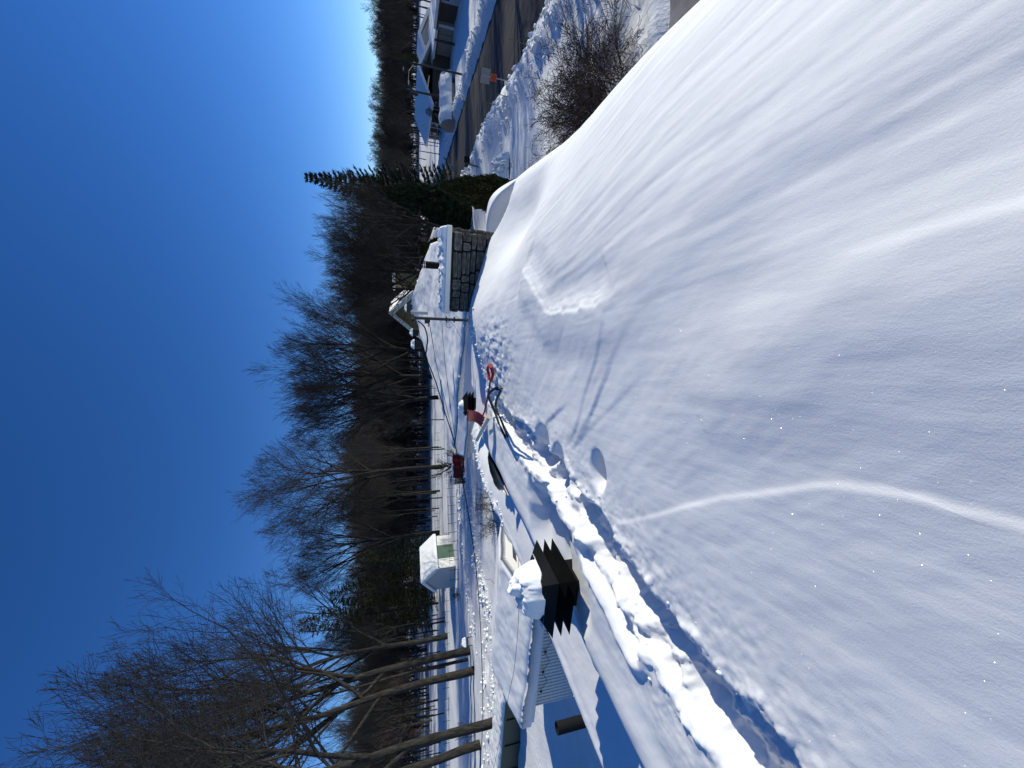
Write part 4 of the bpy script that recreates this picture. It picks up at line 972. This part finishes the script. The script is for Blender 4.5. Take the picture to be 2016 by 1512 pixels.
dm = D(958, 790, 47); b = MB(); b.box((dm[0], dm[1], dm[2] - 0.6), (1.5, 2.2, 2.6)); b.done('dormer', YELLOW, YH)
b = MB(); b.box((dm[0], dm[1] - 0.2, dm[2] + 0.85), (1.9, 2.8, 0.36), bevel=0.1); b.done('dormer_snow', SNOWG, YH)

# ------------------------------------------------------------------ garage on the left
GA = thing('garage', sw(9.2, -12.4, 0), 'white garage with a snow covered gable roof below the left eave', 'garage', rz=-AX)
def GL(w, s, z): return Vector((w + 12.4, s - 9.2, z))
W0, W1 = -14.9, -9.9; SE0, SR, SE1 = 9.15, 11.5, 13.8; ZE, ZR = 2.45, 3.02
b = MB(); b.prism([GL(W0 + .25, SE0 + .3, 0), GL(W0 + .25, SE1 - .3, 0), GL(W0 + .25, SE1 - .3, ZE - .05), GL(W0 + .25, SR, ZR - .1), GL(W0 + .25, SE0 + .3, ZE - .05)], (W1 - W0 - .5, 0, 0)); b.done('wall', WHITE, GA)
for k in range(30):                                            # ribs of the upright boards
    x = W0 + .3 + k * (W1 - W0 - .6) / 29
    MB().box(GL(x, SE0 + .285, ZE / 2 - .1), (0.035, 0.03, ZE - .25)).done('batten', WHITE, GA)
for (s0, s1) in ((SE0, SR), (SE1, SR)):
    za, zb = ZE, ZR
    MB().prism([GL(W0, s0, za), GL(W0, s1, zb), GL(W0, s1, zb - .1), GL(W0, s0, za - .1)], (W1 - W0, 0, 0)).done('roof', SHINGLE, GA)
gm = hw0 = Matrix.Translation(Vector(sw(9.2, -12.4, 0))) @ Matrix.Rotation(-AX, 4, 'Z')
def gworld(w, s, z): return GL(w, s, z)
patch('roof_snow', GL(W0 - .1, SE0 - .1, ZE + .34), GL(W1 + .05, SE0 - .1, ZE + .34), GL(W1 + .05, SR, ZR + .34), GL(W0 - .1, SR, ZR + .34), 80, 50, SNOW, GA, 0.14, 44, 0.34, 0.1)
patch('roof_snow', GL(W0 - .1, SR, ZR + .34), GL(W1 + .05, SR, ZR + .34), GL(W1 + .05, SE1, ZE + .34), GL(W0 - .1, SE1, ZE + .34), 60, 30, SNOW, GA, 0.12, 46, 0.34, 0.1)
for (s0, s1) in ((SE0 - .05, SR), (SE1 + .05, SR)):
    MB().prism([GL(W1 + .02, s0, ZE + .02), GL(W1 + .02, s1, ZR + .02), GL(W1 + .02, s1, ZR - .24), GL(W1 + .02, s0, ZE - .24)], (0.05, 0, 0)).done('rake_board', WHITE, GA)
MB().box(GL((W0 + W1) / 2, SE0 - .02, ZE - .07), (W1 - W0, 0.04, 0.18)).done('fascia', WHITE, GA)
b = MB(); pl_ = [GL(W1 - .4 - i * .45, SE0 + .22, 1.95 + .12 * math.cos(i * math.pi)) for i in range(9)]
b.tube(pl_, 0.008, 5); o = b.done('light_string', CABLE, GA)
for q_ in pl_[::2]: MB().lathe([(0.012, 0), (0.035, -0.03), (0.03, -0.08), (0.005, -0.10)], 8, Matrix.Translation(q_)).done('bulb', DARKM, o)
# green container beyond
c0, c1 = on_level(158, 1040, 0.3), on_level(-260, 1001, 0.3)
dd = c1 - c0; Lc = float(np.hypot(dd[0], dd[1])); ang = math.atan2(dd[1], dd[0])
GC = thing('container', (c0[0], c0[1], 0.2), 'long dark green steel container wall beside the garage', 'container', rz=ang)
b = MB(); b.box((Lc / 2, -1.0, 0.62), (Lc, 2.0, 1.3)); b.done('body', DKGREEN, GC)
for k in range(int(Lc / 1.9) + 1): MB().box((k * 1.9 + .06, 0.02, 0.62), (0.05, 0.07, 1.3)).done('rib', DKGREEN, GC)
MB().box((Lc / 2, 0.03, 1.28), (Lc + .1, 0.12, 0.09)).done('rim', DKGREEN, GC)
snow_slab('snow_top', Lc, 1.9, 0.22, 160, 20, GC, SNOW, 12, (Lc / 2, -1.0, 1.26), 0.1, 0.25)

# white shed with green door
SHP = on_level(397, 895, 0.35); SHD = thing('shed', (SHP[0], SHP[1], 0.25), 'small white shed with green door and snowy gable roof in the field', 'shed', rz=R(-29))
# local: -x across the gable face, +y along the door side
gw_, gl_, hh_, rz_ = 4.6, 5.2, 2.45, 1.75
b = MB(); b.prism([(0, 0, 0), (-gw_, 0, 0), (-gw_, 0, hh_), (-gw_ / 2, 0, hh_ + rz_), (0, 0, hh_)], (0, gl_, 0)); b.done('wall', GREY, SHD)  # white gable side coloured grey to paint in its shade
MB().box((0.02, gl_ / 2, hh_ / 2), (0.05, gl_, hh_)).done('front_panel', WHITE, SHD)
MB().box((0.06, gl_ * .48, hh_ * .47), (0.05, gl_ * .40, hh_ * .92)).done('door', GREEN, SHD)
for y in (gl_ * .25, gl_ * .71): MB().box((0.065, y, hh_ * .48), (0.05, 0.12, hh_ * .95)).done('door_frame', WHITE, SHD)
for k in range(8): MB().box((-gw_ / 2, -0.012, 0.15 + k * .29), (gw_ - .02, 0.03, 0.27)).done('siding_board', GREY, SHD)  # gable boards carry the same painted-in shade grey
for sx in (0, -1):
    a_, e_ = Vector((-gw_ / 2, -.25, hh_ + rz_)), Vector((0.3 if sx == 0 else -gw_ - .3, -.25, hh_ - .12))
    MB().prism([a_, e_, e_ + Vector((0, 0, .36)), a_ + Vector((0, 0, .36))], (0, gl_ + .5, 0)).done('roof_snow', SNOWG, SHD)
    MB().prism([a_ + Vector((0, -.03, -.16)), e_ + Vector((0, -.03, -.16)), e_ + Vector((0, -.03, 0)), a_ + Vector((0, -.03, 0))], (0, 0.04, 0)).done('rake_board', WHITE, SHD)

# field fence
def wire_fence(u0, v0, u1, v1, n, h, label, zr=(0.45, 0.95)):
    a_, e_ = on_level(u0, v0, 0.35), on_level(u1, v1, 0.35); o = thing('fence', (a_[0], a_[1], 0.3), label, 'fence')
    d = e_ - a_; d[2] = 0
    for i in range(n + 1):
        q_ = d * i / n; MB().tube([(q_[0], q_[1], -.3), (q_[0], q_[1], h)], 0.032, 6).done('post', DARKM, o)
    for f in zr: MB().tube([(0, 0, h * f), (d[0], d[1], h * f)], 0.014, 5).done('rail', DARKM, o)
wire_fence(600, 893, 372, 903, 13, 1.15, 'thin metal wire fence crossing the snowy yard by the shed')
wire_fence(660, 866, 430, 866, 16, 1.1, 'far wire fence along the edge of the wood')
wire_fence(330, 884, -60, 886, 18, 1.1, 'wire fence behind the big trees at left')
p = on_level(496, 862); b = MB(); b.tube([(p[0], p[1], 0), (p[0], p[1], 2.3)], 0.12, 8); tag(b.done('green_post', GREEN), 'stout green post standing at the far field edge', 'post')

# woodpile under red cover
WP = on_level(588, 914); o = thing('woodpile', (WP[0], WP[1], 0.3), 'dark woodpile half under a red tarp below the crooked tree', 'woodpile', rz=0.25)
lm = MB().tube([(0, -.28, 0), (0, .28, 0)], 0.075, 7).done('log', BROWN, o); k = 0; rw = random.Random(4)
for r_ in range(9):
    for c_ in range(19):
        q_ = lm if k == 0 else lm.copy()
        if k: COL.objects.link(q_); q_.parent = o
        q_.location = (-1.5 + c_ * 0.165 + (r_ % 2) * .08, rw.uniform(-.05, .05), 0.08 + r_ * 0.135); q_.scale = (rw.uniform(.85, 1.1),) * 3; k += 1
n_ = 30; X_, T_ = np.meshgrid(np.linspace(-0.9, 1.75, n_), np.linspace(0, 1, 16), indexing='ij')
Yt = np.where(T_ < .45, 0.38 - T_ * 1.7, -0.385 - 0.03 * np.sin(X_ * 9)); Zt = np.where(T_ < .45, 1.36 + .03 * np.sin(X_ * 7), 1.36 - (T_ - .45) * 1.7 + .05 * np.sin(X_ * 5))
i = np.arange(X_.size).reshape(X_.shape); Vt = np.stack([X_, Yt, Zt], -1).reshape(-1, 3)
mesh_arr('tarp', Vt, np.stack([i[:-1, :-1], i[1:, :-1], i[1:, 1:], i[:-1, 1:]], -1).reshape(-1, 4), REDTARP, o)
snow_slab('snow_cap', 2.2, .5, .16, 30, 12, o, SNOWG, 5, (-.4, .05, 1.33), .1, .2)

# snow capped chair
CP_ = on_level(250, 929); o = thing('garden_chair', (CP_[0], CP_[1], 0.42), 'snow capped dark garden chair at the foot of the tall tree', 'chair', rz=0.6)
for sx in (-.35, .35):
    for sy in (-.3, .3): MB().tube([(sx, sy, -.3), (sx, sy, .62 if sy < 0 else 1.0)], 0.035, 6).done('leg', DARKM, o)
    MB().box((sx, 0, .62), (.07, .66, .04)).done('armrest', DARKM, o)
MB().box((0, 0, .4), (.7, .62, .05)).done('seat', DARKM, o); MB().box((0, .3, .78), (.7, .05, .45)).done('backrest', DARKM, o)
snow_slab('snow_cap', .85, .75, .34, 20, 18, o, SNOWG, 15, (0, -.02, .64), .15, .3)

# ------------------------------------------------------------------ shovels and board on the roof
def DR(u, v, up=0.0):
    r = ray(u, v); t = np.arange(0.4, 24, 0.01); X, Y, Z = r[0] * t, r[1] * t, r[2] * t
    zz = roof_z(X, Y) + up; k = np.where(Z < zz)[0]; k = k[0] if len(k) else 800
    return np.array([X[k], Y[k], Z[k] + EYE])
def on_roof(u, v, up=0.0):
    p = roof_hit(u, v); return Vector((p[0], p[1], roof_point(p[0], p[1]) + up))
sc_ = Vector(DR(690, 992)); o = thing('snow_scoop', sc_, 'snow scoop standing in the trodden snow with bent black handle', 'snow scoop')
def loc(u, v, up): return Vector(DR(u, v, up)) - sc_
b = MB(); b.tube([loc(650, 996, .0), loc(664, 988, .08), loc(678, 982, .16), loc(700, 975, .26), loc(718, 967, .34), loc(728, 963, .38), loc(734, 961, .40), loc(741, 966, .40), loc(747, 974, .38), loc(751, 982, .34)], 0.024, 8); b.done('handle_bar', DARKM, o)
b = MB(); b.tube([loc(652, 1000, .0), loc(668, 993, .06), loc(684, 987, .12), loc(700, 979, .20), loc(714, 976, .25), loc(726, 978, .28), loc(738, 984, .30), loc(746, 988, .32), loc(751, 982, .34)], 0.024, 8); b.done('handle_bar', DARKM, o)
MB().tube([loc(700, 975, .26), loc(700, 979, .20)], 0.018, 6).done('crossbar', DARKM, o)
MB().tube([loc(746, 975, .38), loc(744, 987, .31)], 0.014, 6).done('crossbar', DARKM, o)
b = MB(); q0 = loc(646, 999, .02); rotm = Matrix.Rotation(0.5, 3, 'Z') @ Matrix.Rotation(0.35, 3, 'Y')
b.box(q0 + Vector((-.25, 0, -.5)), (0.6, 0.55, 0.025), rotm); b.box(q0 + Vector((.02, 0.03, -.4)), (0.025, 0.55, 0.22), rotm); b.done('scoop_pan', DARKM, o)
SHB = Vector(DR(690, 958)); o = thing('snow_shovel', SHB, 'red bladed snow shovel lying on the drift with a red grip', 'shovel')
def loc2(u, v, up): return Vector(DR(u, v, up)) - SHB
b = MB(); b.tube([loc2(766, 966, .10), loc2(735, 961, .16), loc2(702, 954, .16), loc2(690, 949, .14)], 0.018, 8); b.done('shaft', DARKM, o)
b = MB(); b.tube([loc2(762, 967, .10), loc2(776, 971, .06), loc2(788, 967, .06), loc2(793, 963, .07), loc2(786, 960, .10), loc2(775, 962, .10), loc2(764, 964, .10)], [.026, .034, .034, .03, .03, .028, .024], 8); b.done('grip', RED, o)
A_, B_, C_, E_ = [np.array(loc2(*q_)) for q_ in ((708, 932, .42), (690, 955, .06), (671, 948, .06), (681, 931, .40))]
n_ = 12; a, t_ = np.meshgrid(np.linspace(0, 1, n_), np.linspace(0, 1, n_), indexing='ij')
A_, E_ = B_ + np.array([.18, .10, .40]), C_ + np.array([.16, .12, .36])
Pq = A_ + (B_ - A_) * a[..., None] * (1 - t_[..., None]) + (E_ - A_) * t_[..., None] * (1 - a[..., None]) + (C_ - A_) * (a * t_)[..., None]
Pq = Pq + np.array([0.04, 0.10, -0.05]) * (np.sin(a * math.pi))[..., None] + np.array([0, 0, 0.012]) * np.sin(t_ * 18)[..., None]
i = np.arange(n_ * n_).reshape(n_, n_); bl = mesh_arr('blade', Pq.reshape(-1, 3), np.stack([i[:-1, :-1], i[1:, :-1], i[1:, 1:], i[:-1, 1:]], -1).reshape(-1, 4), RED, o)
bl.modifiers.new('thick', 'SOLIDIFY').thickness = 0.012
pA, pB = Vector(DR(692, 964, .10)), Vector(DR(648, 940, .30)); d3 = (pB - pA); rot = d3.to_track_quat('X', 'Z').to_matrix()
o = thing('board', (pA + pB) / 2, 'pale painted board tilted on the snow beside the red shovel', 'board')
MB().box((0, 0, 0), (d3.length, 0.14, 0.06), rot @ Matrix.Rotation(0.5, 3, 'X'), bevel=0.006).done('plank', CREAM, o)

# ------------------------------------------------------------------ across the road
def HB(o, c, size, mt, name, bevel=0.0, rot=None): return MB().box(c, size, rot, bevel).done(name, mt, o)
RH = thing('house', sw(63, 34.0, 0.3), 'long low house across the road with a tan garage and snowy roof', 'house', rz=-AX)
# local x = away from the road (w), y = along the road (s)
HB(RH, (4, 2.2, 1.12), (8, 9, 2.3), TAN, 'wall'); HB(RH, (4.4, -7, 1.25), (8, 9.2, 2.5), BROWN, 'wall')
for y0, y1, z0_, nm in ((-2.4, 7.2, 2.3, 'roof_snow'), (-12, -2.4, 2.55, 'roof_snow')):
    b = MB(); b.prism([(-.7, y0, z0_), (4.2, y0, z0_ + .45), (9, y0, z0_), (9, y0, z0_ + .36), (4.2, y0, z0_ + .85), (-.7, y0, z0_ + .36)], (0, y1 - y0, 0)); b.done(nm, SNOWG, RH)
    MB().box((-.72, (y0 + y1) / 2, z0_ - .08), (0.06, y1 - y0, .2)).done('fascia', BROWN, RH)
HB(RH, (-.06, 1.8, 1.15), (.1, 4.6, 2.2), TAN, 'garage_door'); HB(RH, (-.08, -2.3, 1.12), (.16, .35, 2.24), WHITE, 'post'); HB(RH, (-.05, 5.6, 1.2), (.1, 1.6, 2.2), DARKM, 'door')  # last dark panel paints in the shade of an open carport
HB(RH, (.36, -8.6, 1.25), (.12, 5.2, 2.5), GREY, 'wall_panel')
wf = HB(RH, (.28, -8.2, 1.8), (.12, 3.4, 1.1), WHITE, 'window')
for k in range(5): HB(wf, (.21, -9.6 + k * .7, 1.8), (.05, .36, 1.0), GLASS, 'pane')
p2 = stand(1372, 63, 0.3)
R2 = thing('house', (p2[0], p2[1], 0.3), 'small gabled house with white trim between the long house and the utility pole', 'house', rz=-AX)
HB(R2, (3, 0, 1.4), (6, 5.0, 2.8), BROWN, 'wall')
b = MB(); b.prism([(-.6, -2.9, 2.7), (3, -2.9, 4.2), (6.6, -2.9, 2.7), (6.6, -2.9, 3.1), (3, -2.9, 4.7), (-.6, -2.9, 3.1)], (0, 5.8, 0)); b.done('roof_snow', SNOWG, R2)
b = MB(); b.prism([(0, -2.55, 2.7), (3, -2.55, 4.1), (6, -2.55, 2.7)], (0, .08, 0)); b.done('gable', GREY, R2)
for y in (-1.2, 1.2):
    w_ = HB(R2, (-.05, y, 1.7), (.12, 1.3, 1.1), WHITE, 'window'); HB(w_, (-.12, y, 1.7), (.05, 1.1, .9), GLASS, 'pane')
R3 = thing('house', sw(76.5, 27.8, 0.3), 'farther house along the road with a wide blue shaded snow roof and railed porch', 'house', rz=-AX)
HB(R3, (4.4, 0, 1.25), (7, 18, 2.5), BROWN, 'wall')
b = MB(); b.prism([(-.6, -9.5, 2.3), (4, -9.5, 4.4), (8.6, -9.5, 2.3), (8.6, -9.5, 2.65), (4, -9.5, 4.85), (-.6, -9.5, 2.65)], (0, 19, 0)); b.done('roof_snow', SNOWG, R3)
for k in range(11): HB(R3, (-.4, -9 + k * 1.8, 1.2), (.12, .12, 2.3), WHITE if k % 3 else BROWN, 'porch_post')
for z in (.5, .95): HB(R3, (-.42, 0, z), (.06, 18, .08), GREY, 'rail')
for y in (-6, -2, 2, 6):
    w_ = HB(R3, (.86, y, 1.4), (.12, 1.5, 1.1), WHITE, 'window'); HB(w_, (.78, y, 1.4), (.05, 1.25, .9), GLASS, 'pane')

# tarp covered trailer under snow
ta, tb = on_level(1262, 893), on_level(1335, 893)
dv = tb - ta; an = math.atan2(dv[1], dv[0]); Lt = float(np.hypot(dv[0], dv[1])) + 1.5
o = thing('covered_trailer', (ta[0], ta[1], 0.3), 'long rounded trailer under a grey tarp and lumpy snow beside the road', 'trailer', rz=an)
prof = [(-1.15, 0), (-1.3, .7), (-.95, 1.4), (-.35, 1.85), (.35, 1.85), (.95, 1.4), (1.3, .7), (1.15, 0)]
MB().prism([(0, y, z) for y, z in prof], (Lt, 0, 0)).done('tarp', TARP, o)
u_ = np.linspace(0, Lt, 60); an_ = np.linspace(0.1, math.pi - .1, 24); U_, A2 = np.meshgrid(u_, an_, indexing='ij')
Rr = 1.0 + .12 * fbm(U_ * 1.1, A2 * 2.2, 3, 7) + .10 * np.abs(np.sin(U_ * 1.45))
Vt = np.stack([U_ + .05, 1.36 * Rr * np.cos(A2), .35 + 1.6 * Rr * np.sin(A2)], -1).reshape(-1, 3); i = np.arange(U_.size).reshape(U_.shape)
mesh_arr('snow_cover', Vt, np.stack([i[:-1, :-1], i[1:, :-1], i[1:, 1:], i[:-1, 1:]], -1).reshape(-1, 4), SNOWG, o)
for sx in (1.2, Lt - 1.2):
    MB().lathe([(.32, -.08), (.34, 0), (.32, .08)], 14, Matrix.Translation((sx, -1.2, .3)) @ Matrix.Rotation(math.pi / 2, 4, 'X')).done('wheel', DARKM, o)

# sign seen from behind with an orange plate under it
sp_ = on_level(1350, 1010, 0.3); zt = top_height(sp_[1], 947); zm_ = top_height(sp_[1], 965); zo = top_height(sp_[1], 977)
o = thing('road_sign', (sp_[0], sp_[1], 0.3), 'grey backed road sign on a post with a small orange plate below', 'sign', rz=-0.65)
MB().box((0, 0, (zt - .3) / 2 - .2), (.05, .05, zt - .3 + .3)).done('post', GALV, o)
b = MB(); b.box((0, .04, (zt + zm_) / 2 - .3), (.74, .012, zt - zm_), bevel=0.004); b.done('plate', SIGNB, o)
ow = (zm_ - zo) * .95; oz = (zm_ + zo) / 2 - .32
MB().box((0, -.035, oz), (ow, .012, ow)).done('orange_plate', ORANGE, o)
b = MB(); b.tube([(ow * .32 * math.cos(k * math.pi / 12), -.046, oz + ow * .32 * math.sin(k * math.pi / 12)) for k in range(25)], .014, 5)
b.tube([(-ow * .22, -.046, oz + ow * .22), (ow * .22, -.046, oz - ow * .22)], .014, 5); b.done('ring_mark', DKRED, o)

def pole(u, v, top, rad, label, cat, arm=None, name='utility_pole', extra=None):
    p = on_level(u, v, 0.3); H = top_height(p[1], top) - .2
    o = thing(name, (p[0], p[1], .2), label, cat); MB().tube([(0, 0, -.3), (0, 0, H)], [rad * 1.15, rad * .85], 10).done('pole', DARKM, o)
    if arm:
        MB().tube([(0, 0, H - .2), (arm * .5, -.3, H + .35), (arm, -.5, H + .42)], .032, 6).done('arm', DARKM, o)
        MB().box((arm * 1.1, -.52, H + .40), (.5, .2, .12), bevel=.03).done('lamp_head', GALV, o)
    if extra == 'box': 
        MB().lathe([(.22, 0), (.24, .1), (.24, .8), (.1, .9)], 12, Matrix.Translation((-.35, 0, H - 1.6))).done('transformer', DARKM, o)
        MB().box((0, 0, H - .5), (2.2, .12, .12)).done('crossarm', DARKM, o)
    return o
pole(1364, 916, 812, .10, 'dark street lamp post with curved arm across the road', 'street lamp', -2.4, 'street_lamp')
pole(1317, 889, 800, .16, 'black utility pole beside the tarp covered trailer', 'utility pole', 2.2, 'utility_pole', 'box')
pole(1424, 896, 855, .16, 'short dark pole in front of the tan garage', 'pole', None, 'pole')
pole(1207, 873, 814, .07, 'thin street lamp post beyond the spruce', 'street lamp', 1.6, 'street_lamp')
p = on_level(1182, 947); o = thing('mailbox', (p[0], p[1], .3), 'dark mailbox on a leaning post in the snowbank', 'mailbox', rz=-0.3)
lean_m = Matrix.Rotation(-0.12, 3, 'Y')
MB().box((.05, 0, .6), (.09, .09, 1.5), Matrix.Rotation(.12, 3, 'Y')).done('post', DARKM, o)
MB().prism([(-.1, -.25, 1.25), (.16, -.25, 1.25), (.16, -.25, 1.45), (.1, -.25, 1.54), (-.04, -.25, 1.54), (-.1, -.25, 1.45)], (0, .55, 0)).done('box', DARKM, o)
MB().box((.42, 0, 1.35), (.5, .05, .5)).done('backing_board', BLACK, o)
for k in range(3): MB().box((-.2 - k * .1, -.03, 1.38), (.07, .04, .40)).done('stripe_slat', WHITE, o)
p = on_level(1178, 893); b = MB(); b.box((p[0], p[1], .9), (.9, .6, 1.3), bevel=.04); tag(b.done('utility_box', TARP), 'grey utility cabinet by the far roadside near the spruce', 'cabinet')
for i, (u, v, h) in enumerate([(1303, 985, 1.5), (1318, 1012, 1.5), (1277, 968, 1.4), (1425, 1032, 1.3), (1165, 898, 1.3)]):
    p = on_level(u, v); b = MB(); b.tube([(p[0], p[1], 0), (p[0] + .06, p[1], h)], .02, 6)
    tag(b.done('marker_stake', WOOD), ['thin wooden stake in the snowbank left of the road sign', 'wooden stake leaning beside the road sign post', 'wooden stake farther up the near snowbank', 'short stake at the roadside near the right edge', 'thin stake by the mailbox'][i], 'stake', 'wooden marker stakes along the snowbank')
# snow lump on the stump at the far house corner
c = on_level(1172, 985, 0.9); o = thing('snowy_shrub', (c[0], c[1], .2), 'snow laden little shrub by the far roof corner', 'shrub')
snow_slab('snow_cap', 2.2, 1.3, .9, 40, 26, o, SNOW, 33, (0, 0, .3), .3, .6); V, F = shrub(41, 8, 1.2, .7, CSP); mesh_arr('canes', V, F, CANE, o)
print('TRIS', sum(len(o.data.loop_triangles) or sum(len(p.vertices) - 2 for p in o.data.polygons) if len(o.data.polygons) < 5000 else len(o.data.loops) - 2 * len(o.data.polygons) for o in {x.data.name: x for x in SC.objects if x.type == 'MESH'}.values()))
